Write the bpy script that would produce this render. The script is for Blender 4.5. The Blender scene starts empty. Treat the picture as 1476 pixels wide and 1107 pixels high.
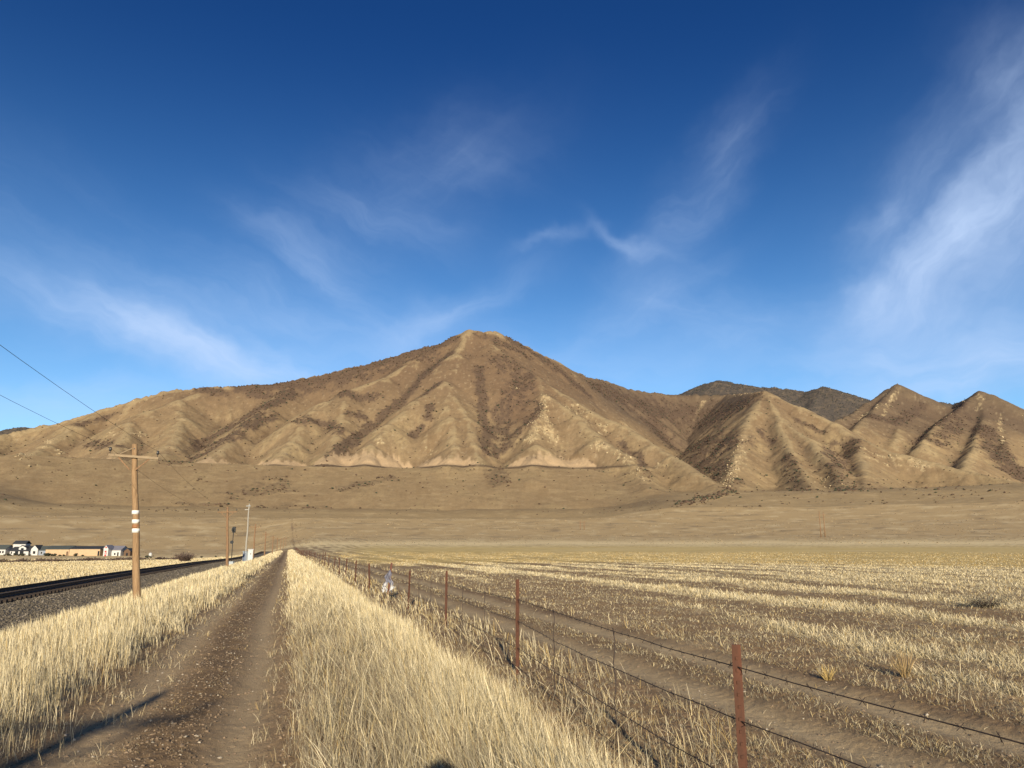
import bpy, math, random
import numpy as np
from mathutils import Vector, Matrix

# ------------------------------------------------------------------ camera, sky, sun, exposure
sc = bpy.context.scene
COL = sc.collection
H = 1.65                                   # eye height
F_PX, PITCH = 1107.0, math.atan(234 / 1107.0)
cam = bpy.data.cameras.new("camera")
camo = bpy.data.objects.new("camera", cam)
COL.objects.link(camo)
cam.sensor_width = 36.0
cam.lens = 36.0 * F_PX / 1476.0
cam.clip_start, cam.clip_end = 0.05, 20000
camo.location = (0, 0, H)
camo.rotation_euler = (math.pi / 2 + PITCH, 0, 0)
sc.camera = camo

SUN_AZ, SUN_EL = math.radians(-4.7), math.radians(15.6)   # azimuth towards which shadows fall, elevation
L = Vector((math.sin(SUN_AZ) * math.cos(SUN_EL), math.cos(SUN_AZ) * math.cos(SUN_EL), -math.sin(SUN_EL)))
sun = bpy.data.lights.new("sun", 'SUN')
sun.energy, sun.angle, sun.color = 5.0, math.radians(0.5), (1.0, 0.88, 0.68)
suno = bpy.data.objects.new("sun", sun)
COL.objects.link(suno)
suno.rotation_euler = L.to_track_quat('-Z', 'Y').to_euler()

sc.view_settings.view_transform = 'Standard'
sc.view_settings.look = 'None'
sc.view_settings.exposure = 0.5
sc.view_settings.gamma = 1.0
sc.cycles.max_bounces = 5
sc.cycles.diffuse_bounces = 2
sc.cycles.transparent_max_bounces = 8

CP, SP = math.cos(PITCH), math.sin(PITCH)
def ray(px, py):
    a, b = px - 738.0, 553.5 - py
    return (a, F_PX * CP - b * SP, F_PX * SP + b * CP)
def azel(px, py):
    x, y, z = ray(px, py)
    return math.atan2(x, y), math.atan2(z, math.hypot(x, y))
def at(px, py, Y):                         # point of the picture at world depth Y
    x, y, z = ray(px, py)
    return (x / y * Y, Y, H + z / y * Y)

class NT:                                  # tiny node-tree helper
    def __init__(s, tree):
        s.t = tree
        tree.nodes.clear()
    def n(s, typ, ins=None, **props):
        nd = s.t.nodes.new(typ)
        for k, v in props.items():
            setattr(nd, k, v)
        for k, v in (ins or {}).items():
            if hasattr(v, 'is_output') or isinstance(v, bpy.types.NodeSocket):
                s.t.links.new(v, nd.inputs[k])
            else:
                nd.inputs[k].default_value = v
        return nd
    def m(s, op, a, b=0.0, c=None, clamp=False):
        nd = s.t.nodes.new('ShaderNodeMath')
        nd.operation, nd.use_clamp = op, clamp
        for i, v in enumerate((a, b, c)):
            if v is None:
                continue
            if isinstance(v, bpy.types.NodeSocket):
                s.t.links.new(v, nd.inputs[i])
            else:
                nd.inputs[i].default_value = v
        return nd.outputs[0]
    def mix(s, f, a, b, blend='MIX'):
        nd = s.t.nodes.new('ShaderNodeMix')
        nd.data_type, nd.blend_type = 'RGBA', blend
        for i, v in ((0, f), (6, a), (7, b)):
            if isinstance(v, bpy.types.NodeSocket):
                s.t.links.new(v, nd.inputs[i])
            elif i == 0:
                nd.inputs[0].default_value = v
            else:
                nd.inputs[i].default_value = tuple(v) + (1.0,) if len(v) == 3 else v
        return nd.outputs[2]

world = bpy.data.worlds.new("World")
sc.world = world
world.use_nodes = True
def build_world():
    g = NT(world.node_tree)
    sky = g.n('ShaderNodeTexSky', sky_type='NISHITA', sun_disc=False, sun_elevation=SUN_EL,
              sun_rotation=math.pi + SUN_AZ, altitude=1500, air_density=1.0, dust_density=0.4, ozone_density=3.0)
    d = g.n('ShaderNodeTexCoord').outputs['Generated']
    sep = g.n('ShaderNodeSeparateXYZ', {0: d})
    X, Y, Z = sep.outputs
    az = g.m('ARCTAN2', X, Y)
    el = g.m('ARCSINE', Z)
    # deepen the blue with height as a polarised clear winter sky
    hs = g.n('ShaderNodeHueSaturation', {'Saturation': 1.18, 'Value': 1.0, 'Color': sky.outputs[0]})
    up = g.n('ShaderNodeMapRange', {0: el, 1: 0.05, 2: 0.68, 3: 0.0, 4: 1.0}, interpolation_type='SMOOTHSTEP').outputs[0]
    base = g.mix(1.0, hs.outputs[0], g.mix(up, SKY_LOW, SKY_HIGH), 'MULTIPLY')
    # cirrus : streaked noise inside soft elliptical patches, all in direction (azimuth, elevation)
    uvw = g.n('ShaderNodeCombineXYZ', {0: az, 1: el, 2: 0.0}).outputs[0]
    wn = g.n('ShaderNodeTexNoise', {'Vector': uvw, 'Scale': 9.0, 'Detail': 4.0, 'Roughness': 0.55})
    w0 = g.n('ShaderNodeVectorMath', {0: wn.outputs['Color'], 1: (0.5, 0.5, 0.5)}, operation='SUBTRACT')
    w1 = g.n('ShaderNodeVectorMath', {0: w0.outputs[0], 'Scale': 0.085}, operation='SCALE')
    wuv = g.n('ShaderNodeVectorMath', {0: uvw, 1: w1.outputs[0]}, operation='ADD').outputs[0]
    total = None
    for (ang, sx, sy, seed, patches) in CLOUDS:
        mp = g.n('ShaderNodeMapping', {'Vector': wuv, 'Rotation': (0, 0, math.radians(ang)), 'Scale': (1 / sx, 1 / sy, 1),
                                       'Location': (seed, seed * 0.7, 0)}, vector_type='TEXTURE')
        no = g.n('ShaderNodeTexNoise', {'Vector': mp.outputs[0], 'Scale': 1.0, 'Detail': 6.0, 'Roughness': 0.6})
        dens = g.n('ShaderNodeMapRange', {0: no.outputs['Fac'], 1: 0.33, 2: 0.74, 3: 0.0, 4: 1.0},
                   interpolation_type='SMOOTHSTEP').outputs[0]
        pm = None
        for (px, py, rx, ry, rot, amp) in patches:
            a, e = azel(px, py)
            off = g.n('ShaderNodeVectorMath', {0: wuv, 1: (a, e, 0)}, operation='SUBTRACT').outputs[0]
            q = g.n('ShaderNodeMapping', {'Vector': off, 'Rotation': (0, 0, math.radians(-rot)), 'Scale': (1, 1, 1)})
            q2 = g.n('ShaderNodeVectorMath', {0: q.outputs[0], 1: (1100.0 / rx, 1100.0 / ry, 0)}, operation='MULTIPLY')
            ln = g.n('ShaderNodeVectorMath', {0: q2.outputs[0], 1: q2.outputs[0]}, operation='DOT_PRODUCT').outputs['Value']
            gs = g.m('MULTIPLY', g.m('POWER', 2.718, g.m('MULTIPLY', ln, -1.0)), amp)
            pm = gs if pm is None else g.m('ADD', pm, gs)
        dd = g.m('MULTIPLY', pm, g.m('ADD', g.m('MULTIPLY', dens, 0.8), 0.24))
        total = dd if total is None else g.m('ADD', total, dd)
    tot = g.m('MULTIPLY', total, 1.0, clamp=True)
    col = g.mix(tot, base, CLOUD_COL)
    bg = g.n('ShaderNodeBackground', {'Color': col, 'Strength': SKY_STRENGTH})
    out = g.n('ShaderNodeOutputWorld', {'Surface': bg.outputs[0]})
SKY_STRENGTH = 0.1
SKY_LOW, SKY_HIGH = (1.22, 1.16, 1.12), (.225, .385, .60)
CLOUD_COL = (4.2, 5.35, 7.4)
# (streak angle, scale along, scale across, seed, [(px, py, radius along, radius across, tilt, amount)])
CLOUDS = [
    (42, 2.6, 6.5, 3.1, [(1490, 200, 130, 80, 62, 0.272), (1430, 290, 150, 80, 45, 0.320), (1370, 360, 130, 55, 38, 0.336), (1300, 410, 90, 45, 40, 0.272),
                         (1236, 435, 55, 30, 55, 0.304), (1268, 325, 36, 20, 35, 0.272), (1320, 260, 60, 30, 50, 0.160), (1460, 110, 70, 40, 60, 0.208), (1440, 330, 150, 130, 40, 0.176)]),
    (-22, 2.4, 13.0, 7.7, [(540, 310, 190, 80, 20, 0.192), (430, 372, 100, 26, -28, 0.208), (265, 492, 210, 36, -17, 0.416),
                           (80, 432, 170, 30, -8, 0.224), (480, 465, 200, 44, -6, 0.192), (110, 320, 240, 60, -18, 0.128), (400, 525, 160, 34, -10, 0.240)]),
    (26, 2.4, 12.0, 12.4, [(655, 442, 120, 24, 27, 0.416), (1000, 285, 130, 36, 45, 0.224), (930, 440, 130, 24, 25, 0.224),
                           (640, 240, 140, 60, 20, 0.104), (1060, 215, 80, 30, 35, 0.128)]),
    (-24, 4.0, 18.0, 21.9, [(912, 350, 54, 11, -26, 0.336), (800, 345, 60, 10, 14, 0.192), (1010, 455, 130, 40, -18, 0.192)]),
    (2, 2.0, 9.0, 31.3, [(1410, 520, 190, 48, 6, 0.620), (60, 575, 170, 36, 0, 0.368), (700, 530, 900, 75, 0, 0.240)]),
]
build_world()

# ------------------------------------------------------------------ helpers
rng = np.random.default_rng(11)
random.seed(5)

def tag(o, label=None, cat=None, group=None, kind=None):
    for k, v in (('label', label), ('category', cat), ('group', group), ('kind', kind)):
        if v:
            o[k] = v
    return o
def empty(name, loc, rz=0.0):
    o = bpy.data.objects.new(name, None)
    o.empty_display_size = 0.2
    COL.objects.link(o)
    o.location, o.rotation_euler = loc, (0, 0, rz)
    return o
def mesh_np(name, V, faces_flat, sizes, mat, parent=None, smooth=True, col=None):
    me = bpy.data.meshes.new(name)
    V = np.asarray(V, np.float32)
    me.vertices.add(len(V))
    me.vertices.foreach_set('co', V.ravel())
    ff = np.asarray(faces_flat, np.int32).ravel()
    sizes = np.asarray(sizes, np.int32)
    me.loops.add(len(ff))
    me.loops.foreach_set('vertex_index', ff)
    me.polygons.add(len(sizes))
    st = np.concatenate(([0], np.cumsum(sizes)[:-1])).astype(np.int32)
    me.polygons.foreach_set('loop_start', st)
    try:
        me.polygons.foreach_set('loop_total', sizes)
    except Exception:
        pass
    me.polygons.foreach_set('use_smooth', np.full(len(sizes), smooth, bool))
    if col is not None:
        at_ = me.attributes.new('col', 'FLOAT_COLOR', 'POINT')
        c4 = np.ones((len(V), 4), np.float32)
        c4[:, :3] = col
        at_.data.foreach_set('color', c4.ravel())
    me.update(calc_edges=True)
    if mat:
        me.materials.append(mat)
    o = bpy.data.objects.new(name, me)
    COL.objects.link(o)
    if parent:
        o.parent = parent
    return o

class MB:
    """collects boxes, tubes and prisms; build() links them as ONE mesh object"""
    def __init__(s):
        s.v, s.f, s.z, s.sm = [], [], [], True
    def add(s, V, F):
        b = len(s.v)
        s.v += [tuple(p) for p in V]
        for f in F:
            s.f += [i + b for i in f]
            s.z.append(len(f))
        return s
    def box(s, c, d, rz=0.0, M=None):
        x, y, z = d[0] / 2, d[1] / 2, d[2] / 2
        R = M or Matrix.Rotation(rz, 3, 'Z')
        V = [Vector(c) + R @ Vector((i * x, j * y, k * z)) for k in (-1, 1) for j in (-1, 1) for i in (-1, 1)]
        return s.add(V, [(0, 2, 3, 1), (4, 5, 7, 6), (0, 1, 5, 4), (2, 6, 7, 3), (0, 4, 6, 2), (1, 3, 7, 5)])
    def bar(s, p0, p1, w, t):              # square bar between two points
        p0, p1 = Vector(p0), Vector(p1)
        d = p1 - p0
        R = d.to_track_quat('X', 'Z').to_matrix()
        return s.box((p0 + p1) / 2, (d.length, w, t), M=R)
    def tube(s, pts, rad, n=8, cap=True):
        pts = [Vector(p) for p in pts]
        rad = rad if hasattr(rad, '__len__') else [rad] * len(pts)
        V, F = [], []
        e1 = None
        for i, p in enumerate(pts):
            d = (pts[min(i + 1, len(pts) - 1)] - pts[max(i - 1, 0)]).normalized()
            if e1 is None:
                e1 = d.orthogonal().normalized()
            e1 = (e1 - d * e1.dot(d)).normalized()
            e2 = d.cross(e1)
            for k in range(n):
                a = 2 * math.pi * k / n
                V.append(p + e1 * (math.cos(a) * rad[i]) + e2 * (math.sin(a) * rad[i]))
        for i in range(len(pts) - 1):
            for k in range(n):
                F.append((i * n + k, i * n + (k + 1) % n, (i + 1) * n + (k + 1) % n, (i + 1) * n + k))
        if cap:
            F.append(tuple(range(n))[::-1])
            F.append(tuple((len(pts) - 1) * n + k for k in range(n)))
        return s.add(V, F)
    def prism(s, outline, x0, x1, R=None, c=(0, 0, 0)):   # outline in (y, z) swept from x0 to x1
        R = R or Matrix.Identity(3)
        n = len(outline)
        V = [Vector(c) + R @ Vector((x, a, b)) for x in (x0, x1) for a, b in outline]
        F = [tuple(range(n))[::-1], tuple(range(n, 2 * n))]
        F += [(k, (k + 1) % n, n + (k + 1) % n, n + k) for k in range(n)]
        return s.add(V, F)
    def blob(s, c, r, seed=0, rough=0.2):
        V, F = ICO
        rs = np.random.default_rng(seed)
        r = r if hasattr(r, '__len__') else (r, r, r)
        k = 1 + rough * (rs.random(len(V)) * 2 - 1)
        return s.add([(c[0] + v[0] * r[0] * q, c[1] + v[1] * r[1] * q, c[2] + v[2] * r[2] * q) for v, q in zip(V, k)], F)
    def build(s, name, mat, parent=None, smooth=False):
        return mesh_np(name, s.v, s.f, s.z, mat, parent, smooth)

def _ico():
    t = (1 + 5 ** .5) / 2
    V = [Vector(p).normalized() for p in [(-1, t, 0), (1, t, 0), (-1, -t, 0), (1, -t, 0), (0, -1, t), (0, 1, t), (0, -1, -t),
                                          (0, 1, -t), (t, 0, -1), (t, 0, 1), (-t, 0, -1), (-t, 0, 1)]]
    F = [(0, 11, 5), (0, 5, 1), (0, 1, 7), (0, 7, 10), (0, 10, 11), (1, 5, 9), (5, 11, 4), (11, 10, 2), (10, 7, 6), (7, 1, 8),
         (3, 9, 4), (3, 4, 2), (3, 2, 6), (3, 6, 8), (3, 8, 9), (4, 9, 5), (2, 4, 11), (6, 2, 10), (8, 6, 7), (9, 8, 1)]
    return [tuple(v) for v in V], F
ICO = _ico()
ICOV, ICOF = np.array(ICO[0], np.float32), np.array(ICO[1], np.int32)

def _hash(ix, iy, seed):
    h = (ix.astype(np.uint32) * np.uint32(374761393)) ^ (iy.astype(np.uint32) * np.uint32(668265263)) ^ np.uint32((seed * 974634777) & 0xffffffff)
    h = (h ^ (h >> np.uint32(13))) * np.uint32(1274126177)
    h = (h ^ (h >> np.uint32(15))) * np.uint32(2246822519)
    return h ^ (h >> np.uint32(16))
def noise(x, y, seed=0):                   # gradient noise, about -1..1
    x, y = np.asarray(x, np.float64), np.asarray(y, np.float64)
    x0, y0 = np.floor(x), np.floor(y)
    fx, fy = (x - x0).astype(np.float32), (y - y0).astype(np.float32)
    ix, iy = x0.astype(np.int64), y0.astype(np.int64)
    u, v = fx * fx * fx * (fx * (fx * 6 - 15) + 10), fy * fy * fy * (fy * (fy * 6 - 15) + 10)
    def g(dx, dy):
        a = _hash(ix + dx, iy + dy, seed).astype(np.float32) * np.float32(2 * math.pi / 4294967296.0)
        return np.cos(a) * (fx - dx) + np.sin(a) * (fy - dy)
    a, b = g(0, 0), g(1, 0)
    c, d = g(0, 1), g(1, 1)
    return ((a + u * (b - a)) * (1 - v) + (c + u * (d - c)) * v) * np.float32(1.5)
def fbm(x, y, oct=4, seed=0, gain=0.5):
    s, a, t = 0, 1.0, 0.0
    for o in range(oct):
        s = s + a * noise(x * 2 ** o + 17.3 * o, y * 2 ** o - 9.1 * o, seed + o)
        t += a
        a *= gain
    return s / t
def sstep(a, b, x):
    t = np.clip((x - a) / (b - a), 0, 1)
    return t * t * (3 - 2 * t)
def lerp(a, b, t):
    return a + (b - a) * t

# ------------------------------------------------------------------ terrain shape
AL = math.atan(323 / (F_PX / CP))          # the track runs this far left of straight ahead
CA, SA = math.cos(AL), math.sin(AL)
def to_uv(x, y):
    return x * CA + y * SA, -x * SA + y * CA
def to_xy(u, v):
    return u * CA - v * SA, u * SA + v * CA

R_R = np.array([0, 60, 120, 200, 350, 500, 700, 1000, 1200, 1400, 1600, 1740, 1900, 2300, 6000.])
Z_R = np.array([0, 0, -.15, -.2, 1.0, 4.2, 11.5, 31., 51., 74., 100., 116., 126., 140., 150.])
Z_L = np.array([0, -.05, -.35, -1.3, -2.6, -3.6, -0.6, 22., 37., 53., 76., 128., 189., 200., 200.])
U_C = np.array([-400, -40, -20, -14.4, -13.3, -10.2, -8.5, -7.4, -6.4, -4.5, -2.6, -1.9, -1.0, -.1, .3, 2.6, 3.2, 4.2, 8, 20, 400.])
Z_C = np.array([-1.1, -1.1, -1.05, -1.05, -.5, -.5, -.86, -.95, -.74, -.34, .02, 0, 0, 0, .04, .06, .02, 0, 0, .05, .05])
def rut(u, c, w):
    return np.exp(-((u - c) / w) ** 2)
def wob(v):
    return 0.05 * np.sin(v * .21) + 0.025 * np.sin(v * .53 + 1)
def smin_pos(d, w):
    return np.sqrt(d * d + w * w) - w

RIDGES = [  # (side slope, rounding, [(px, py, depth)])
    (.86, 16, [(-260, 665, 2100), (-120, 650, 2200), (0, 627, 2300), (60, 615, 2400), (100, 606, 2450), (150, 590, 2500), (200, 575, 2550), (250, 563, 2600),
               (300, 558, 2650), (350, 557, 2700), (400, 553, 2750), (450, 544, 2800), (500, 532, 2850), (560, 516, 2880), (600, 505, 2900),
               (635, 497, 2920), (655, 485, 2940), (675, 476, 2950), (700, 479, 2960), (715, 479, 2980), (740, 491, 3000), (770, 506, 3020), (800, 520, 3050),
               (825, 535, 3100), (850, 545, 3150), (880, 552, 3250), (905, 561, 3300), (930, 566, 3350), (985, 570, 3400), (1050, 569, 3300), (1104, 566, 2650)]),
    (.75, 17, [(690, 478, 2960), (707, 495, 2860), (769, 541, 2620), (810, 566, 2500), (848, 590, 2380), (897, 612, 2240), (940, 639, 2080),
              (967, 655, 1990), (1032, 698, 1730), (1046, 710, 1660)]),
    (.75, 17, [(769, 541, 2620), (786, 568, 2450), (777, 600, 2270), (772, 640, 2050), (770, 672, 1890), (768, 690, 1790)]),
    (.75, 17, [(786, 568, 2450), (830, 598, 2290), (862, 630, 2110), (905, 655, 1960), (925, 685, 1800), (938, 704, 1690)]),
    (.75, 17, [(675, 476, 2950), (658, 510, 2750), (642, 550, 2520), (650, 600, 2250), (657, 640, 2050), (645, 672, 1890)]),
    (.86, 16, [(642, 550, 2520), (672, 600, 2260), (682, 640, 2060), (690, 668, 1910)]),
    (.75, 17, [(642, 550, 2520), (600, 577, 2400), (562, 610, 2220), (535, 640, 2060), (525, 672, 1890)]),
    (.75, 17, [(635, 498, 2915), (600, 516, 2800), (555, 543, 2640), (500, 563, 2510), (470, 578, 2420), (440, 600, 2290), (420, 635, 2100), (395, 672, 1890)]),
    (.75, 17, [(500, 563, 2510), (492, 615, 2220), (470, 668, 1910)]),
    (.70, 20, [(300, 558, 2650), (260, 576, 2510), (220, 590, 2420), (190, 608, 2310), (172, 640, 2110), (150, 672, 1900), (120, 700, 1750)]),
    (.70, 20, [(250, 563, 2600), (262, 600, 2380), (245, 640, 2120), (215, 672, 1900)]),
    (.70, 20, [(430, 549, 2790), (380, 585, 2500), (340, 625, 2220), (290, 672, 1900)]),
    (.70, 20, [(150, 590, 2500), (110, 610, 2370), (70, 640, 2180), (30, 665, 2000), (0, 690, 1850)]),
    (.70, 20, [(0, 627, 2300), (-60, 655, 2100), (-120, 690, 1850)]),
    (.75, 17, [(1104, 566, 2650), (1085, 590, 2470), (1069, 625, 2240), (1064, 655, 2050), (1052, 690, 1820), (1046, 708, 1720)]),
    (.74, 8, [(1104, 566, 2650), (1120, 600, 2400), (1135, 640, 2130), (1152, 672, 1930), (1178, 716, 1660)]),
    (.74, 8, [(1120, 600, 2400), (1165, 632, 2180), (1195, 668, 1940), (1230, 720, 1640)]),
    (.75, 17, [(1104, 566, 2650), (1150, 585, 2560), (1200, 608, 2430), (1237, 632, 2290), (1242, 660, 2080), (1248, 716, 1680)]),
    (.74, 11, [(1237, 632, 2290), (1290, 652, 2170), (1340, 664, 2090), (1400, 679, 1990), (1476, 697, 1860), (1580, 714, 1740)]),
    (.75, 17, [(1190, 612, 2820), (1225, 600, 2960), (1262, 573, 3200), (1280, 562, 3270), (1293, 555, 3300), (1312, 567, 3350), (1340, 578, 3420), (1375, 583, 3420), (1395, 576, 3320), (1412, 566, 3200),
              (1428, 571, 3150), (1445, 583, 3100), (1476, 600, 3000), (1560, 640, 2800), (1640, 660, 2600)]),
    (.68, 12, [(1293, 555, 3300), (1262, 588, 3000), (1238, 612, 2800), (1228, 628, 2680)]),
    (.68, 12, [(1312, 567, 3350), (1300, 600, 3000), (1285, 640, 2650)]),
    (.68, 12, [(1412, 566, 3200), (1387, 585, 3040), (1352, 612, 2820), (1328, 642, 2560)]),
    (.68, 12, [(1412, 566, 3200), (1418, 600, 2920), (1405, 640, 2600), (1390, 672, 2300)]),
    (.68, 12, [(1445, 583, 3100), (1450, 620, 2820), (1440, 660, 2480)]),
    (.5, 30, [(940, 585, 4700), (985, 570, 4650), (1010, 556, 4550), (1035, 549, 4500), (1060, 554, 4480), (1090, 558, 4480), (1140, 562, 4500), (1160, 566, 4450),
              (1187, 559, 4350), (1215, 570, 4300), (1245, 579, 4250), (1300, 600, 4200)]),
    (.6, 25, [(1187, 559, 4350), (1165, 590, 3950), (1150, 610, 3700)]),
    (.45, 40, [(-60, 630, 4300), (0, 622, 4300), (35, 616, 4300), (60, 620, 4300), (100, 640, 4300)]),
]
Z_BENCH = 197.0
def plain(x, y):
    r = np.hypot(x, y)
    u, v = to_uv(x, y)
    w = sstep(25, -45, u)
    w = np.where(v < 0, 0.5, w)
    zl, zr = np.interp(r, R_R, Z_L), np.interp(r, R_R, Z_R)
    apron = sstep(12, 5, np.degrees(np.arctan2(x, y))) * sstep(950, 1300, r)
    az = np.degrees(np.arctan2(x, y))
    apron = apron * lerp(.30, 1, sstep(-36, -31.5, az + 1.5 * np.sin(r / 90)))
    far = lerp(zr, zl, lerp(w, apron, sstep(950, 1300, r)))
    uc = u - wob(v) * (np.abs(u) < 9)
    cs = np.interp(uc, U_C, Z_C) * (1 - sstep(500, 1000, r))
    cs = cs - .06 * rut(uc, -1.55, .3) - .06 * rut(uc, -.38, .28) * (u < 1) - .07 * (rut(uc, 4.75, .33) + rut(uc, 6.2, .33)) - .02 * rut(uc, 5.5, 1.6)
    return far + cs * sstep(1200, 300, r)
def ridges(x, y):
    best = np.full(x.shape, -1e9, np.float32)
    acc = np.zeros(x.shape, np.float32)
    K = 4.5
    for i, (s, w, pts) in enumerate(RIDGES):
        P = np.array([at(*p) for p in pts], np.float64)
        seg = np.hypot(*(P[1:, :2] - P[:-1, :2]).T)
        t0 = np.concatenate(([0], np.cumsum(seg)))
        y_far = max(q[2] for q in pts) >= 3180
        hi = np.full(x.shape, -1e9, np.float32)
        for k in range(len(P) - 1):
            a, b = P[k], P[k + 1]
            ab = b[:2] - a[:2]
            t = np.clip(((x - a[0]) * ab[0] + (y - a[1]) * ab[1]) / (ab @ ab), 0, 1)
            dx, dy = x - (a[0] + t * ab[0]), y - (a[1] + t * ab[1])
            d = np.hypot(dx, dy)
            T = t0[k] + t * seg[k]
            rib = 1 + .07 * noise(T / 120, d / 300 + i * 3.7, 40 + i) + .055 * noise(T / 27, d / 160 + i, 60 + i)
            h = a[2] + t * (b[2] - a[2]) + (2.5 if y_far else 1.5) * noise(T / 45, np.full_like(T, i * 1.3), 90 + i) + ((11 * np.abs(noise(T / 42, np.full_like(T, i * 2.3), 120 + i)) + 6 * np.abs(noise(T / 13, d / 40, 130 + i))) * np.exp(-d / 32) if y_far else 0) - s * rib * smin_pos(d, w)
            hi = np.maximum(hi, h)
        m = np.maximum(best, hi)
        acc = acc * np.exp((best - m) / K) + np.exp((hi - m) / K)
        best = m
    return best + K * np.log(acc) - 3
def terrain(x, y):
    p = plain(x, y)
    r = np.hypot(x, y)
    h = p.astype(np.float32)
    far = (r > 1000) & (y > 200)
    if far.any():
        X, Y = x[far], y[far]
        wx = X + 10 * fbm(X / 150, Y / 150, 3, 5)
        wy = Y + 10 * fbm(X / 150, Y / 150, 3, 8)
        g = ridges(wx, wy)
        det = fbm(X / 70, Y / 110, 5, 21, .55)
        rg = 1 - np.abs(fbm(X / 48, Y / 120, 4, 33))
        g = g + 3.0 * det + 2.2 * (rg - .8) + 2.4 * fbm(X / 15, Y / 24, 5, 27, .65)
        t = (g - Z_BENCH) / 9
        left = sstep(420, 250, X)
        g = g - 7 * t * np.exp(-t * t) * left
        K = 8.0
        pf = p[far] + sstep(1150, 1500, r[far]) * (.12 + .88 * sstep(2, 28, np.abs(p[far] - Z_BENCH))) * (4.5 * fbm(X / 90, Y / 260, 4, 71) + 3 * fbm(X / 300, Y / 300, 2, 73))
        m = np.maximum(g, pf)
        hh = m + K * np.log(np.exp((g - m) / K) + np.exp((pf - m) / K))
        b = sstep(1000, 1250, r[far])
        h[far] = lerp(p[far], hh, b)
    return h
def micro(x, y):                            # clods, tussock humps and tyre wear near the camera
    r = np.hypot(x, y)
    u, v = to_uv(x, y)
    k = .020 * fbm(x * 2.2, y * 2.2, 4, 3) + .05 * fbm(x / 1.7, y / 1.7, 3, 4)
    k = k + .016 * fbm(x * 12, y * 12, 2, 9) * (r < 25)
    soft = 1 - .6 * (rut(u - wob(v), -1.55, .35) + rut(u - wob(v), -.38, .3) + rut(u, 4.75, .35) + rut(u, 6.2, .35)).clip(0, 1)
    field = sstep(7.5, 9.5, u) * .10 * fbm(u / 1.6, v / 5, 3, 14)
    return (k * soft + field) * sstep(400, 60, r)
def gz(x, y):
    x, y = np.atleast_1d(np.asarray(x, float)), np.atleast_1d(np.asarray(y, float))
    return terrain(x, y) + micro(x, y)
def gz1(x, y):
    return float(gz(x, y)[0])

# ------------------------------------------------------------------ materials
def surf_mat(name, rough=.9, bump=.0, bscale=20, mottle=.25, mscale=8.0, fine=60.0):
    """vertex-colour albedo broken up by two scales of noise"""
    m = bpy.data.materials.new(name)
    m.use_nodes = True
    g = NT(m.node_tree)
    c = g.n('ShaderNodeAttribute', attribute_name='col').outputs['Color']
    pos = g.n('ShaderNodeNewGeometry').outputs['Position']
    n1 = g.n('ShaderNodeTexNoise', {'Vector': pos, 'Scale': mscale, 'Detail': 6.0, 'Roughness': .65}).outputs['Fac']
    n2 = g.n('ShaderNodeTexNoise', {'Vector': pos, 'Scale': fine, 'Detail': 4.0, 'Roughness': .7}).outputs['Fac']
    k = g.m('ADD', g.m('MULTIPLY', g.m('SUBTRACT', n1, .5), mottle * 2), g.m('MULTIPLY', g.m('SUBTRACT', n2, .5), mottle * 2.4))
    k = g.m('ADD', k, 1.0)
    kc = g.n('ShaderNodeCombineXYZ', {0: k, 1: k, 2: k}).outputs[0]
    cc = g.mix(1.0, c, kc, 'MULTIPLY')
    b = g.n('ShaderNodeBsdfPrincipled', {'Base Color': cc, 'Roughness': rough, 'Specular IOR Level': .15})
    if bump:
        h = g.m('ADD', n1, g.m('MULTIPLY', n2, .5))
        bp = g.n('ShaderNodeBump', {'Strength': bump, 'Distance': .05 if bscale < 100 else 3.0, 'Height': h})
        g.t.links.new(bp.outputs[0], b.inputs['Normal'])
    g.n('ShaderNodeOutputMaterial', {'Surface': b.outputs[0]})
    return m
def mat(name, c1, c2=None, scale=6.0, rough=.8, metal=0.0, bump=.0, stretch=(1, 1, 1), spec=.3, lo=.35, hi=.65):
    m = bpy.data.materials.new(name)
    m.use_nodes = True
    g = NT(m.node_tree)
    c2 = c2 or tuple(x * .75 for x in c1)
    tc = g.n('ShaderNodeTexCoord').outputs['Object']
    mp = g.n('ShaderNodeMapping', {'Vector': tc, 'Scale': stretch}).outputs[0]
    no = g.n('ShaderNodeTexNoise', {'Vector': mp, 'Scale': scale, 'Detail': 8.0, 'Roughness': .65}).outputs['Fac']
    f = g.n('ShaderNodeMapRange', {0: no, 1: lo, 2: hi}).outputs[0]
    b = g.n('ShaderNodeBsdfPrincipled', {'Base Color': g.mix(f, c1, c2), 'Roughness': rough, 'Metallic': metal, 'Specular IOR Level': spec})
    if bump:
        bp = g.n('ShaderNodeBump', {'Strength': bump, 'Distance': .02, 'Height': no})
        g.t.links.new(bp.outputs[0], b.inputs['Normal'])
    g.n('ShaderNodeOutputMaterial', {'Surface': b.outputs[0]})
    return m
def blade_mat(name, trans=.3):
    m = bpy.data.materials.new(name)
    m.use_nodes = True
    g = NT(m.node_tree)
    c = g.n('ShaderNodeAttribute', attribute_name='col').outputs['Color']
    d = g.n('ShaderNodeBsdfDiffuse', {'Color': c, 'Roughness': .6})
    t = g.n('ShaderNodeBsdfTranslucent', {'Color': c})
    mx = g.n('ShaderNodeMixShader', {0: trans, 1: d.outputs[0], 2: t.outputs[0]})
    g.n('ShaderNodeOutputMaterial', {'Surface': mx.outputs[0]})
    return m

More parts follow.
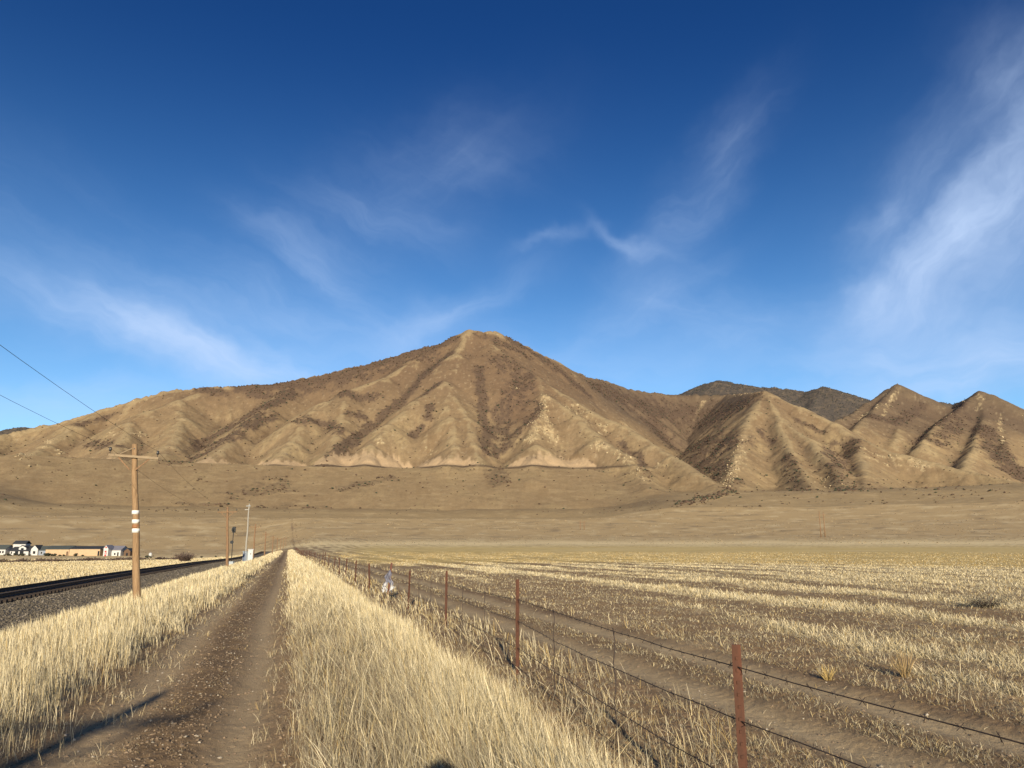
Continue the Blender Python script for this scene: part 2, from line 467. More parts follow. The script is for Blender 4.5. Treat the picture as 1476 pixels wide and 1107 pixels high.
M_GROUND = surf_mat('dry_earth', .95, .35, 20, .22, 3.0, 45.0)
M_TRACK = surf_mat('packed_dirt', .95, .7, 20, .32, 6.0, 70.0)
M_BALLAST = surf_mat('crushed_stone', .95, .9, 20, .45, 9.0, 26.0)
M_HILL = surf_mat('hillside', .95, .35, 200, .24, .05, .28)
M_BLADE = blade_mat('dry_grass', .22)
M_SCRUB = surf_mat('scrub_leaves', .95, 0, 20, .2, .3, 2.0)
M_STONE = surf_mat('pale_stone', .9, 0, 20, .15, 30.0, 90.0)
M_WOOD = mat('weathered_timber', (.335, .215, .112), (.19, .115, .058), 5, .85, 0, .5, (6, 6, .5))
M_WOOD_FAR = mat('dark_timber', (.27, .16, .085), (.15, .09, .05), 5, .9, 0, 0, (6, 6, .5))
M_GREYWOOD = mat('silvered_timber', (.36, .335, .285), (.26, .24, .2), 5, .85, 0, .3, (6, 6, .5))
M_ARM = mat('bleached_timber', (.33, .25, .155), (.2, .145, .09), 6, .85, 0, .3, (.6, 8, 8))
M_PLATE = mat('white_enamel', (.78, .77, .72), (.66, .64, .58), 12, .5)
M_ORANGE = mat('orange_paint', (.30, .135, .06), (.25, .12, .055), 12, .6)
M_RUST = mat('rusty_steel', (.105, .040, .021), (.058, .026, .015), 16, .8, .0, .3, (1, 1, .4))
M_RUST_DARK = mat('dark_rusty_steel', (.17, .065, .04), (.09, .045, .032), 14, .85, 0, .3)
M_WIRE = mat('old_wire', (.065, .045, .035), (.035, .026, .022), 30, .7)
M_BLACK = mat('black_paint', (.012, .014, .016), (.022, .024, .026), 10, .5)
M_GLASS_I = mat('insulator_glass', (.03, .028, .026), (.05, .045, .04), 10, .25)
M_RAIL = mat('railhead_steel', (.060, .040, .030), (.035, .024, .02), 10, .7, 0, 0)
M_SLEEPER = mat('creosoted_timber', (.050, .036, .026), (.028, .02, .015), 8, .9)
M_WHITE = mat('white_siding', (.52, .51, .49), (.44, .43, .41), 1.2, .7)
M_GREYBLUE = mat('blue_grey_siding', (.22, .25, .30), (.17, .2, .25), 1.2, .7)
M_TAN = mat('tan_metal_siding', (.46, .32, .19), (.40, .28, .165), .6, .6)
M_ROOF = mat('charcoal_roofing', (.045, .047, .052), (.028, .03, .034), 2, .8)
M_ROOF_G = mat('grey_green_roofing', (.085, .095, .088), (.06, .068, .062), 2, .8)
M_ROOF_L = mat('lilac_grey_roofing', (.23, .22, .25), (.17, .165, .19), 2, .6)
M_PANE = mat('dark_window_glass', (.012, .014, .018), (.02, .022, .026), 2, .2)
M_RED = mat('red_paint', (.42, .035, .03), (.32, .03, .026), 4, .6)
M_BROWN = mat('brown_boards', (.14, .085, .05), (.09, .055, .035), 4, .85)
M_GREYMETAL = mat('galvanised_sheet', (.36, .40, .42), (.29, .32, .34), 5, .5)
M_CLOTH_G = mat('grey_cloth', (.25, .25, .30), (.10, .10, .13), 7, .95)
M_CLOTH_W = mat('white_cloth', (.55, .54, .53), (.36, .35, .35), 7, .95)

# ------------------------------------------------------------------ ground + mountain grid (fan from the viewpoint)
def fan(azs, rs):
    A, R = np.meshgrid(azs, rs)
    return R * np.sin(A), R * np.cos(A)
def quads(nr, nc):
    i = np.arange(nr - 1)[:, None] * nc + np.arange(nc - 1)[None]
    return np.stack((i, i + 1, i + nc + 1, i + nc), -1).reshape(-1, 4)
def subset(name, V, C, Q, sel, m, kind='structure'):
    q = Q[sel]
    ids, inv = np.unique(q, return_inverse=True)
    return tag(mesh_np(name, V[ids], inv.reshape(-1, 4), np.full(len(q), 4), m, None, True, C[ids]), kind=kind)
def blend(c, target, f):
    return c + (np.asarray(target, np.float32) - c) * f[..., None]

STRAW = (.54, .405, .195)
PALE = (.60, .47, .26)
SOIL = (.30, .198, .10)
def field_cover(u, v):                      # how much grass stands on the ground right of the second track
    band = fbm(u / 2.6, v / 22, 4, 51) + .5 * fbm(u / 5 + 9, v / 60, 3, 57)
    spot = fbm(u * .9, v * .45, 4, 52)
    prof = np.interp(u, [6.8, 7.6, 9.5, 12, 16, 30, 60], [-.8, -.15, -.05, .12, .1, .25, .3])
    strk = np.exp(-((u - 17.2 + .05 * (v - 25) * .3) / .9) ** 2) * sstep(60, 34, v)
    rows = np.sin(u * 1.35 + 1.6 * fbm(u / 9, v / 40, 2, 58) + .9) * .28 * sstep(7, 11, u)
    return sstep(-.22, .40, band * 1.25 + spot * .6 + prof + rows - .09 - .9 * strk)
def ground_colour(x, y):
    u, v = to_uv(x, y)
    r = np.hypot(x, y)
    uc = u - wob(v) * (np.abs(u) < 9)
    n1, n2 = fbm(x / 1.3, y / 1.3, 5, 101), fbm(x * 3, y * 3, 4, 105)
    st = fbm(u / 2.2, v / 11, 4, 108)
    c = np.empty(x.shape + (3,), np.float32)
    c[:] = SOIL
    c = blend(c, (.43, .315, .18), sstep(-.1, .5, n1 + .5 * n2) * .7)
    fc = field_cover(u, v)
    right = sstep(6.8, 7.6, u)
    c = blend(c, (.58, .445, .24), right * fc * .8)
    c = blend(c, (.24, .155, .085), right * (1 - fc) * .35)
    # further off the blades are too small to stand one by one: the straw shows as the colour of the land
    fs = right * fc * sstep(14, 70, r)
    c = blend(c, (.74, .585, .31), fs)
    mott = fbm(u / 1.2, v / 9, 4, 111) + .6 * fbm(x / 9, y / 26, 3, 115)
    c = blend(c, (.38, .265, .14), right * sstep(.05, .7, mott) * sstep(15, 60, r) * .6)
    left = sstep(-14.0, -15.5, u)
    c = blend(c, (.72, .56, .29), left * (.75 + .25 * sstep(-.3, .3, fbm(x / 5, y / 14, 4, 118))))
    c = blend(c, (.48, .37, .21), left * sstep(.15, .5, fbm(u / 6, v / 30, 4, 119)) * .8)
    # ochre stubble belt and the pale strip beyond it, then the tan fan under the mountain
    az = np.degrees(np.arctan2(x, y))
    och = sstep(64, 92, r + 14 * fbm(x / 30, y / 30, 3, 121)) * sstep(430, 330, r) * sstep(-14, -9, az)
    c = blend(c, (.66, .48, .17), och * (.75 + .3 * fbm(x / 14, y / 50, 4, 122)))
    str_ = sstep(.0, .5, fbm(x / 70, y / 12, 4, 124)) * sstep(60, 160, r) * sstep(520, 380, r)
    c = blend(c, (.76, .60, .32), str_ * .5)
    pale = np.exp(-((r - 470 - 40 * noise(az / 7, az * 0, 125)) / 60) ** 2)
    c = blend(c, (.86, .67, .35), pale * .9)
    f = sstep(430, 640, r + 45 * fbm(az / 3, r / 200, 3, 126))
    base = np.empty_like(c)
    base[:] = (.50, .355, .175)
    stk = fbm(az / 1.6, r / 55, 6, 127, .6)
    base = blend(base, (.64, .49, .265), sstep(.0, .4, stk) * .85)
    base = blend(base, (.30, .215, .118), sstep(.05, .45, fbm(az / 2 + 7, r / 50, 6, 129, .6)) * .8)
    c = lerp(c, base, f[..., None])
    # the two vehicle tracks
    nr = sstep(340, 230, r)
    tr = nr * sstep(-2.25, -1.85, uc + .25 * n1) * sstep(.28, .02, uc + .15 * n1)
    c = blend(c, (.285, .19, .102), tr)
    mid = sstep(-1.3, -1.1, uc + .2 * n1) * sstep(-.6, -.75, uc + .2 * n1)
    c = blend(c, (.20, .13, .068), mid * nr * (.6 + .4 * sstep(-.2, .3, n2)))
    wear = (rut(uc, -1.60, .27) + rut(uc, -.36, .24)) * tr
    c = blend(c, (.46, .335, .19), wear * (.7 + .3 * sstep(-.3, .3, st)))
    tr2 = nr * sstep(4.05, 4.35, uc + .25 * n1) * sstep(6.95, 6.6, uc + .25 * n1)
    c = blend(c, (.215, .142, .078), tr2 * .8)
    w2 = (rut(uc, 4.75, .36) + rut(uc, 6.2, .36)).clip(0, 1)
    c = blend(c, (.54, .405, .23), w2 * nr * (.75 + .25 * n1).clip(0, 1))
    c = blend(c, (.20, .125, .07), (sstep(6.45, 6.7, uc) * sstep(7.3, 6.9, uc)) * sstep(-.2, .2, st) * .6)
    c = blend(c, (.23, .145, .08), sstep(2.5, 2.9, uc) * sstep(4.4, 4.0, uc) * sstep(-.35, .15, n1) * .75)
    # railway formation
    bl = sstep(-14.6, -14.1, u + .25 * n1) * sstep(-7.2, -7.7, u + .5 * n1)
    c = blend(c, (.185, .155, .115), bl * sstep(450, 380, r))
    return c.clip(.01, .9)

azf = np.radians(np.linspace(-40, 40, 1060))
azb = np.radians(np.concatenate((np.linspace(40, 320, 90)[1:],)))
az_all = np.concatenate((azf, azb))
r_near = np.concatenate((np.geomspace(.6, 4, 40), np.geomspace(4, 45, 520)[1:], np.geomspace(45, 1300, 330)[1:]))
GX, GY = fan(az_all, r_near)
GZ = terrain(GX, GY) + micro(GX, GY)
GC = ground_colour(GX, GY)
V = np.stack((GX, GY, GZ), -1).reshape(-1, 3)
Q = quads(*GX.shape)
ctr = V[Q].mean(1)
cu, cv = to_uv(ctr[:, 0], ctr[:, 1])
cr = np.hypot(ctr[:, 0], ctr[:, 1])
cw = cu - wob(cv)
is_t1 = (cw > -2.15) & (cw < .14) & (cr < 330) & (cv > -40)
is_t2 = (cw > 4.1) & (cw < 6.9) & (cr < 330) & (cv > -40)
is_b = (cu > -14.5) & (cu < -7.3) & (cr < 420) & (cv > -60)
GCf = GC.reshape(-1, 3)
subset('dirt_track', V, GCf, Q, is_t1, M_TRACK)
subset('dirt_track', V, GCf, Q, is_t2, M_TRACK)
subset('ballast_bed', V, GCf, Q, is_b, M_BALLAST)
subset('ground', V, GCf, Q, ~(is_t1 | is_t2 | is_b), M_GROUND)
del V, Q, ctr, cu, cv, cr, cw, GC, GCf, GX, GY, GZ

r_far = np.concatenate((np.linspace(1300, 3420, 500), np.linspace(3420, 5200, 90)[1:]))
MX, MY = fan(azf, r_far)
MZ = terrain(MX, MY)
EL = np.arctan2(MZ - H, np.hypot(MX, MY))
AZ = np.degrees(np.arctan2(MX, MY))
def on_hill(px, py):                        # where a line of sight first meets the mountain
    a, e = azel(px, py)
    j = int(np.clip(np.searchsorted(azf, a), 0, len(azf) - 1))
    k = np.argmax(EL[:, j] >= e)
    if EL[k, j] < e:
        k = int(np.argmax(EL[:, j]))
    return MX[k, j], MY[k, j], MZ[k, j]
def box_blur(a, n):
    for ax in (0, 1):
        p = np.pad(a, [(n + 1, n) if i == ax else (0, 0) for i in (0, 1)], mode='edge')
        cs = np.cumsum(p, ax, dtype=np.float64)
        a = (np.take(cs, range(2 * n + 1, cs.shape[ax]), ax) - np.take(cs, range(0, cs.shape[ax] - 2 * n - 1), ax)) / (2 * n + 1)
    return a
conc = box_blur(MZ, 9) - MZ                 # positive in gullies
conc_s = box_blur(MZ, 3) - MZ
STROKES = [  # dark scrub in gullies and on benches, plus one ridge's shaded edge: amount, half width (m), path
    (.95, 22, [(645, 512), (600, 553), (570, 585), (530, 618), (490, 650), (470, 668)]),
    (.9, 20, [(690, 530), (694, 570), (698, 615), (702, 652)]), (1, 24, [(716, 682), (716, 696)]),
    (.95, 17, [(630, 553), (614, 566)]), (.9, 16, [(620, 585), (616, 604)]), (.9, 13, [(608, 615), (594, 630)]),
    (.9, 24, [(420, 568), (370, 592), (320, 622), (290, 640), (252, 668)]), (.7, 40, [(380, 600), (330, 630), (290, 655)]),
    (.75, 26, [(490, 566), (512, 574), (540, 572)]), (.75, 24, [(440, 604), (470, 612), (490, 622)]), (.7, 18, [(425, 606), (440, 610)]),
    (.8, 22, [(505, 596), (520, 602)]), (.8, 26, [(735, 490), (775, 514), (810, 538), (845, 568)]),
    (.6, 60, [(720, 520), (755, 545), (740, 580), (720, 600), (712, 640)]), (.65, 30, [(715, 655), (770, 600), (776, 585)]),
    (.72, 95, [(870, 565), (940, 590), (1000, 600), (1060, 590)]), (.75, 70, [(940, 610), (1010, 640), (1045, 640)]), (.8, 45, [(1000, 660), (1035, 690)]),
    (1, 18, [(1062, 692), (1045, 712), (1010, 720), (985, 727)]), (.75, 20, [(1135, 660), (1145, 690), (1160, 708)]), (.9, 26, [(1205, 672), (1215, 694), (1226, 708)]),
    (.65, 40, [(1225, 640), (1205, 660), (1215, 690)]), (.7, 16, [(1096, 622), (1112, 640)]), (.7, 14, [(1145, 604), (1185, 625)]),
    (.7, 16, [(895, 640), (920, 660), (930, 685)]), (.75, 12, [(835, 668), (848, 668)]), (.8, 12, [(760, 662), (772, 662)]),
    (.62, 48, [(420, 562), (500, 547), (570, 527), (622, 510)]), (.6, 30, [(690, 484), (730, 498), (760, 515)]),
    (.75, 25, [(290, 562), (320, 570)]), (.7, 25, [(360, 570), (410, 566), (440, 560)]), (1.3, 26, [(350, 560), (430, 554), (520, 533), (600, 508), (650, 490)]), (1.1, 18, [(1035, 551), (1060, 557)]),
    (.7, 22, [(130, 640), (152, 643)]), (.7, 10, [(170, 643), (178, 645)]), (.7, 16, [(110, 612), (150, 603), (165, 598)]),
    (.85, 26, [(1255, 600), (1290, 610), (1330, 590)]), (.9, 18, [(1392, 580), (1360, 606), (1320, 638)]), (.9, 45, [(1425, 620), (1440, 660), (1470, 690)]),  # second path paints shade on the left edge of the right-hand peak's ridge
    (.6, 40, [(1390, 600), (1350, 640)]), (.75, 9, [(255, 728), (330, 730)]), (.7, 9, [(370, 732), (470, 732)]),
    (.7, 20, [(490, 706), (520, 700), (560, 690)]), (.6, 40, [(350, 712), (390, 702)]), (.55, 30, [(395, 690), (405, 705)]),
]
ROCKS = [(.9, 20, [(785, 572), (782, 600), (790, 625), (800, 640)]), (.8, 22, [(775, 610), (765, 635)]), (.9, 16, [(1070, 628), (1066, 655), (1056, 680), (1046, 700)]),
         (.8, 14, [(1245, 648), (1280, 660), (1320, 668)]), (.7, 12, [(1248, 660), (1300, 672), (1345, 676)]), (.95, 12, [(1024, 568), (1014, 580), (1000, 606)]),
         (.7, 12, [(1296, 562), (1285, 580), (1270, 600)]), (.7, 12, [(1262, 585), (1235, 605)]), (.7, 12, [(1412, 570), (1410, 595)]), (.7, 12, [(1440, 600), (1440, 640)]),
         (.75, 16, [(160, 625), (200, 630)]), (.6, 16, [(30, 660), (70, 635)]), (.6, 14, [(40, 680), (90, 652)]), (.7, 10, [(735, 558), (748, 562)]),
         (.6, 14, [(540, 632), (548, 640)]), (.5, 14, [(618, 648), (624, 655)]), (.7, 18, [(860, 640), (905, 660), (925, 690)]), (.5, 30, [(820, 590), (870, 620)]),
         (.6, 14, [(940, 672), (960, 672)]), (.5, 20, [(690, 479), (735, 490)]), (.5, 18, [(1180, 690), (1200, 700)])]
def paint(strokes, seed):
    f = np.zeros(MX.shape, np.float32)
    for (amt, w, path) in strokes:
        P = [on_hill(*p) for p in path]
        for a, b in zip(P[:-1], P[1:]):
            a, b = np.array(a), np.array(b)
            ab = b - a
            lo = np.minimum(a, b) - 3.5 * w
            hi = np.maximum(a, b) + 3.5 * w
            s = (MX > lo[0]) & (MX < hi[0]) & (MY > lo[1] - w) & (MY < hi[1] + w)
            if not s.any():
                continue
            x, y, z = MX[s], MY[s], MZ[s]
            t = np.clip(((x - a[0]) * ab[0] + (y - a[1]) * ab[1] + (z - a[2]) * ab[2]) / max(ab @ ab, 1), 0, 1)
            d = np.sqrt((x - a[0] - t * ab[0]) ** 2 + (.6 * (y - a[1] - t * ab[1])) ** 2 + (z - a[2] - t * ab[2]) ** 2)
            f[s] = np.maximum(f[s], amt * np.exp(-(d / w) ** 2 * .8))
    return f
n_big = fbm(MX / 90, MY / 150, 5, 201)
n_mid = fbm(MX / 26, MY / 44, 5, 205, .6)
n_fin = fbm(MX / 9, MY / 16, 4, 209, .6)
n_str = fbm(AZ / .35, MZ / 90, 4, 213)      # streaks that run down the slopes
scrub = paint(STROKES, 1)  # scrub cover, with the painted shaded ridge edge included
scrub_m = sstep(.22, .70, scrub + .85 * n_mid + .5 * n_fin + .2 * n_big) * sstep(.02, .2, scrub)
gul = sstep(1.2, 5.0, conc + 1.5 * n_mid) * .35
top = sstep(420, 700, MZ + 140 * n_big) * .22
spots = sstep(.44, .58, n_mid + .4 * n_fin + .25 * n_big) * .55
scrub_m = np.maximum(scrub_m, np.maximum(gul, np.maximum(top * sstep(-.1, .3, n_mid), spots * sstep(60, 130, MZ))))
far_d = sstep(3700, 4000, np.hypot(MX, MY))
scrub_m = np.maximum(scrub_m, far_d * .85 * sstep(-.35, .1, n_mid + .5 * n_fin))
rk = paint(ROCKS, 2)
rock = sstep(.45, .95, rk + .8 * n_mid + .9 * n_fin) * sstep(.03, .2, rk)
crest = sstep(1.6, 4.2, -conc + 1.8 * n_mid + 1.0 * n_fin)
C = np.empty(MX.shape + (3,), np.float32)
C[:] = (.238, .167, .093)
C = blend(C, (.29, .212, .114), sstep(-.1, .5, n_big + .4 * n_str))
C = blend(C, (.19, .127, .069), sstep(.05, .55, -n_big + .6 * n_str) * .7)
C = blend(C, (.150, .098, .060), sstep(320, 600, MZ + 90 * n_big) * .85)
C = blend(C, (.335, .255, .142), crest * .6 * sstep(.5, .1, scrub))  # lit ridge tops put into the colour: convex crests painted paler
bowl = np.exp(-((MX - on_hill(745, 565)[0]) / 85) ** 2) * sstep(300, 400, MZ) * sstep(620, 520, MZ)
C = blend(C, (.15, .095, .058), bowl * .8)
C = blend(C, (.128, .091, .060), sstep(2650, 2900, MY) * sstep(180, 420, MX) * (.85 + .3 * n_mid).clip(0, 1))
C = blend(C, (.36, .28, .175), sstep(.22, .5, n_fin + .35 * n_mid) * .55)
C = blend(C, (.135, .094, .060), sstep(.22, .5, -n_fin + .4 * n_big) * .55)
# scars: slipped orange earth above the old shoreline shelf
SCARS = [(105, 225, 34), (262, 352, 26), (358, 445, 24), (452, 596, 52), (598, 692, 34), (732, 860, 40)]
left = sstep(440, 400, MX)
px_az = lambda p: math.degrees(azel(p, 672)[0])
for a, b, hgt in SCARS:
    a0, b0 = px_az(a), px_az(b)
    t = (AZ - a0) / (b0 - a0)
    prof = np.sqrt(np.clip(4 * t * (1 - t), 0, 1)) * hgt * (1.05 + .8 * n_str + .7 * n_mid)
    k = sstep(0, 3, MZ - Z_BENCH) * sstep(1.1, .7, (MZ - Z_BENCH) / np.maximum(prof, 1)) * (t > 0) * (t < 1)
    C = blend(C, (.42, .30, .178), k * .9)
    scrub_m *= 1 - .8 * k
C = blend(C, (.40, .30, .17), rock * .8)
C = blend(C, (.44, .345, .20), rock * sstep(.1, .5, n_fin + .5 * n_mid))
C = blend(C, (.092, .062, .044), scrub_m * (.82 + .25 * n_fin).clip(0, 1))
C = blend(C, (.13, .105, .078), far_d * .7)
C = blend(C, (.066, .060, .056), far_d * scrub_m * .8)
line = np.exp(-((MZ - Z_BENCH + 1.5 - 2.5 * noise(AZ / 1.3, AZ * 0, 219)) / 3.4) ** 2) * left * sstep(px_az(90), px_az(110), AZ) * sstep(px_az(1000), px_az(860), AZ)
C = blend(C, (.075, .05, .036), line * (.7 + .4 * sstep(-.3, .3, n_mid)).clip(0, 1))
low = sstep(Z_BENCH + 2, Z_BENCH - 12, MZ)
C = blend(C, (.27, .193, .102), low * .4)
C = blend(C, (.34, .25, .138), low * sstep(.05, .6, fbm(AZ / 2.2, MZ / 9, 4, 231) + .5 * n_mid) * .6)
C = blend(C, (.19, .134, .075), low * sstep(.1, .6, fbm(AZ / 3, MZ / 14, 4, 233) + .5 * n_mid) * .6)
lt = np.exp(-((MZ - 62) / 1.6) ** 2) * sstep(px_az(640), px_az(480), AZ)
C = blend(C, (.60, .45, .24), lt * .7)
stk2 = fbm(AZ / 1.6, np.hypot(MX, MY) / 55, 6, 127, .6)
base_f = np.maximum(sstep(85, 55, MZ), sstep(px_az(900), px_az(1060), AZ) * sstep(14, 3, MZ - plain(MX, MY)) * sstep(2000, 1500, np.hypot(MX, MY)))
C = blend(C, (.41, .292, .146), base_f * .85)
C = blend(C, (.52, .39, .21), base_f * sstep(.05, .5, stk2) * .7)
MZ2 = MZ + rock * 3.5 * n_fin + scrub_m * 1.2
MZ2[0] = MZ[0]
V = np.stack((MX, MY, MZ2), -1).reshape(-1, 3)
Q = quads(*MX.shape)
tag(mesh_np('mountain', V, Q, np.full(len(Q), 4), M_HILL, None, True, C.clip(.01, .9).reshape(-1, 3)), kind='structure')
del V, Q

def scatter(name, P, S, cols, mat_, kind='stuff', seed=0, label=None, cat=None, flat=.7, rough=.3, base=ICOV, faces=ICOF):
    """P points, S sizes: one mesh of small lumps"""
    rs = np.random.default_rng(seed)
    n, k = len(P), len(base)
    j = 1 + rough * (rs.random((n, k, 1)).astype(np.float32) * 2 - 1)
    a = rs.random(n) * 6.283
    b = np.repeat(base[None], n, 0) * j
    bx = b[..., 0] * np.cos(a)[:, None] - b[..., 1] * np.sin(a)[:, None]
    by = b[..., 0] * np.sin(a)[:, None] + b[..., 1] * np.cos(a)[:, None]
    e = rs.uniform(.75, 1.35, (n, 2))
    b = np.stack((bx * e[:, :1], by * e[:, 1:], b[..., 2] * flat), -1)
    Vv = (P[:, None] + b * S[:, None, None]).reshape(-1, 3)
    F = (faces[None] + (np.arange(n) * k)[:, None, None]).reshape(-1, 3)
    o = mesh_np(name, Vv, F, np.full(len(F), 3), mat_, None, False, np.repeat(cols, k, 0))
    print(name, n)
    return tag(o, label, cat, None, kind)

prob = (scrub_m ** 1.3) * np.hypot(MX, MY) / 3000
prob = np.maximum(prob, .055 * sstep(60, 120, MZ) * sstep(-.1, .35, n_mid))
prob = prob * (1 + 2.0 * far_d)
idx = np.nonzero(rng.random(MX.shape) < prob * .20)
hs = rng.uniform(1.1, 2.9, len(idx[0])) * (1 + .1 * far_d[idx])
hp = np.stack((MX[idx] + rng.normal(0, 2, len(hs)), MY[idx] + rng.normal(0, 2, len(hs)), MZ2[idx] + hs * .35), -1)
hc = np.array((.10, .066, .046)) * rng.uniform(.55, 1.35, (len(hs), 1)) + far_d[idx][:, None] * np.array((-.035, -.006, .010))
hc = np.where(rng.random((len(hs), 1)) < .25, np.array((.050, .056, .036)), hc)
tag(scatter('mountain_scrub', hp, hs, hc.clip(.01, 1), M_SCRUB, seed=3), 'dark leafless scrub and juniper scattered over the mountain slopes', 'scrub')
k = np.nonzero(rng.random(MX.shape) < rock * .5 * sstep(.1, .5, n_fin + .6 * n_mid + .2) + (.004 + .05 * sstep(2750, 3000, MY) * sstep(600, 900, MX)) * sstep(4, 9, -conc) * (MZ > 210))
qs = rng.gamma(1.6, .5, len(k[0])) + .5
tag(scatter('rock_outcrop', np.stack((MX[k], MY[k], MZ2[k] + qs * .25), -1), qs, np.array((.38, .30, .185)) * rng.uniform(.5, 1.2, (len(qs), 1)), M_SCRUB, seed=8, flat=1.1, rough=.45),
    'pale jagged rock outcrops along the crests of the spurs', 'rocks')
# dots of brush on the lower fan
k = np.nonzero((rng.random(MX.shape) < .010) & (MZ < 195) & (MZ > 58) & (n_big + .9 * n_mid + .5 * fbm(MX / 300, MY / 300, 2, 241) > .16))
ls = rng.uniform(.8, 2.2, len(k[0]))
tag(scatter('slope_brush', np.stack((MX[k], MY[k], MZ2[k] + ls * .4), -1), ls, np.array((.13, .095, .062)) * rng.uniform(.6, 1.3, (len(ls), 1)), M_SCRUB, seed=4),
    'low grey brown brush dotting the foot of the mountain', 'brush')
nb = 9000
ba, br = np.radians(rng.uniform(-37, 37, nb)), 430 * (1290 / 430) ** rng.random(nb)
bx, by = br * np.sin(ba), br * np.cos(ba)
okb = fbm(bx / 60, by / 90, 4, 251) + .3 * rng.normal(0, 1, nb) > .12
bx, by, br = bx[okb], by[okb], br[okb]
bs = rng.uniform(.22, .6, len(bx)) * br / 800
dk = rng.random((len(bx), 1)) < .55
tag(scatter('fan_brush', np.stack((bx, by, terrain(bx, by) + bs * .3), -1), bs, np.where(dk, np.array((.17, .125, .075)), np.array((.34, .255, .14))) * rng.uniform(.7, 1.2, (len(bx), 1)), M_SCRUB, seed=5),
    'small low brush and straw tussocks spread over the plain below the mountain', 'brush')
del C, EL, scrub, n_big, n_mid, n_fin, n_str
#PART2
# ------------------------------------------------------------------ grass
def blades(name, x, y, h, w, lean, lean_a, cols, label, cat, head=1.0, mat_=None):
    n = len(x)
    z = gz(x, y) - .01
    fa = rng.random(n) * math.pi
    wx, wy = np.cos(fa) * w * .5, np.sin(fa) * w * .5
    lx, ly = np.cos(lean_a) * lean * h, np.sin(lean_a) * lean * h
    rows = []
    for t, k in ((0, 1.0), (.42, .85), (.76, .85 * head), (1, 0)):
        q = t ** 1.3
        cx, cy, cz = x + lx * q, y + ly * q, z + h * t * (1 - .35 * lean ** 2 * t)
        if k:
            rows.append(np.stack((cx - wx * k, cy - wy * k, cz), -1))
            rows.append(np.stack((cx + wx * k, cy + wy * k, cz), -1))
        else:
            rows.append(np.stack((cx, cy, cz), -1))
    Vv = np.stack(rows, 1).reshape(-1, 3)
    b = (np.arange(n) * 7)[:, None]
    qd = np.concatenate((b + np.array([[0, 1, 3, 2]]), b + np.array([[2, 3, 5, 4]])), 0)
    tr = b + np.array([[4, 5, 6]])
    flat = np.concatenate((qd.ravel(), tr.ravel()))
    o = mesh_np(name, Vv, flat, np.concatenate((np.full(len(qd), 4), np.full(n, 3))), mat_ or M_BLADE, None, True, np.repeat(cols, 7, 0))
    return tag(o, label, cat, None, 'stuff')
G_STRAW, G_PALE, G_GREY, G_OCHRE, G_DARK = (np.array(c) for c in ((.60, .495, .285), (.73, .64, .435), (.33, .282, .195), (.44, .315, .125), (.19, .135, .083)))
def grass_cols(n, p):
    base = np.stack([G_STRAW, G_PALE, G_GREY, G_OCHRE, G_DARK])
    p = np.asarray(p, float)
    if p.ndim == 1:
        p = np.repeat(p[None], n, 0)
    cum = np.cumsum(p / p.sum(1, keepdims=True), 1)
    k = (rng.random(n)[:, None] > cum).sum(1).clip(0, 4)
    return (base[k] * rng.uniform(.62, 1.2, (n, 1))).clip(.01, .92)
def sample_uv(n, u0, u1, v0, v1):           # thins out with distance
    v = v0 * (v1 / v0) ** rng.random(n)
    u = rng.uniform(u0, u1, n)
    x, y = to_xy(u + wob(v), v)
    return u, v, x, y
def tufted(n, k, sig, u0, u1, v0, v1):      # stems grow in clumps and lean outwards from them
    u, v, x, y = sample_uv(n // k + 1, u0, u1, v0, v1)
    r = np.hypot(x, y)
    sg = np.repeat(sig * np.maximum(1, r / 12), k)[:n]
    dx, dy = rng.normal(0, 1, n) * sg, rng.normal(0, 1, n) * sg
    x, y = np.repeat(x, k)[:n] + dx, np.repeat(y, k)[:n] + dy
    u, v = to_uv(x, y)
    tone = np.repeat(rng.normal(0, 1, len(r)), k)[:n]
    return u - wob(v), v, x, y, dx / sg, dy / sg, tone
def leaning(dx, dy, out, wind, jit):
    n = len(dx)
    lx = dx * out + math.cos(W_DIR) * wind + rng.normal(0, jit, n)
    ly = dy * out + math.sin(W_DIR) * wind + rng.normal(0, jit, n)
    return np.hypot(lx, ly).clip(0, 1.3), np.arctan2(ly, lx)
def in_view(x, y):
    return (np.abs(np.arctan2(x, y)) < math.radians(37.5)) & (y > 2.5)
def wid(r, w0=.0042, k=.00058):
    return np.maximum(w0, k * r)
W_DIR = math.pi + AL                        # the wind has combed the stems to the left

# left verge between track and ballast
u, v, x, y, dx, dy, tone = tufted(260000, 13, .055, -7.7, -1.75, 4.2, 330)
clump = fbm(x * 1.1, y * 1.1, 3, 301) + .6 * fbm(x / 3, y / 3, 2, 303)
edge = sstep(-1.75, -2.5, u + .4 * noise(v * .9, v * 0, 305))
ok = in_view(x, y) & (rng.random(len(u)) < (edge * (.6 + .8 * clump)).clip(.03, 1)) & (u > -7.35 + .6 * noise(v * .6, v * 0, 4)) & (u < -1.6)
u, v, x, y, clump, edge, dx, dy, tone = (a[ok] for a in (u, v, x, y, clump, edge, dx, dy, tone))
r = np.hypot(x, y)
n = len(u)
h = (.43 + .20 * clump + .05 * tone) * (.35 + .65 * edge) * rng.uniform(.45, 1.2, n) * np.interp(u, [-7.6, -6.4, -4, -2], [.7, .9, 1, .85])
gp = (sstep(.25, -.3, clump + .2 * tone) * sstep(60, 15, r) * .8 + .5 * sstep(13, 7, r)).clip(0, 1)
P = np.stack((.40 - .05 * gp, .50 - .32 * gp, .05 + .42 * gp, .03 + 0 * gp, .02 + .14 * gp), 1)
ln, la = leaning(dx, dy, .13, .05, .10)
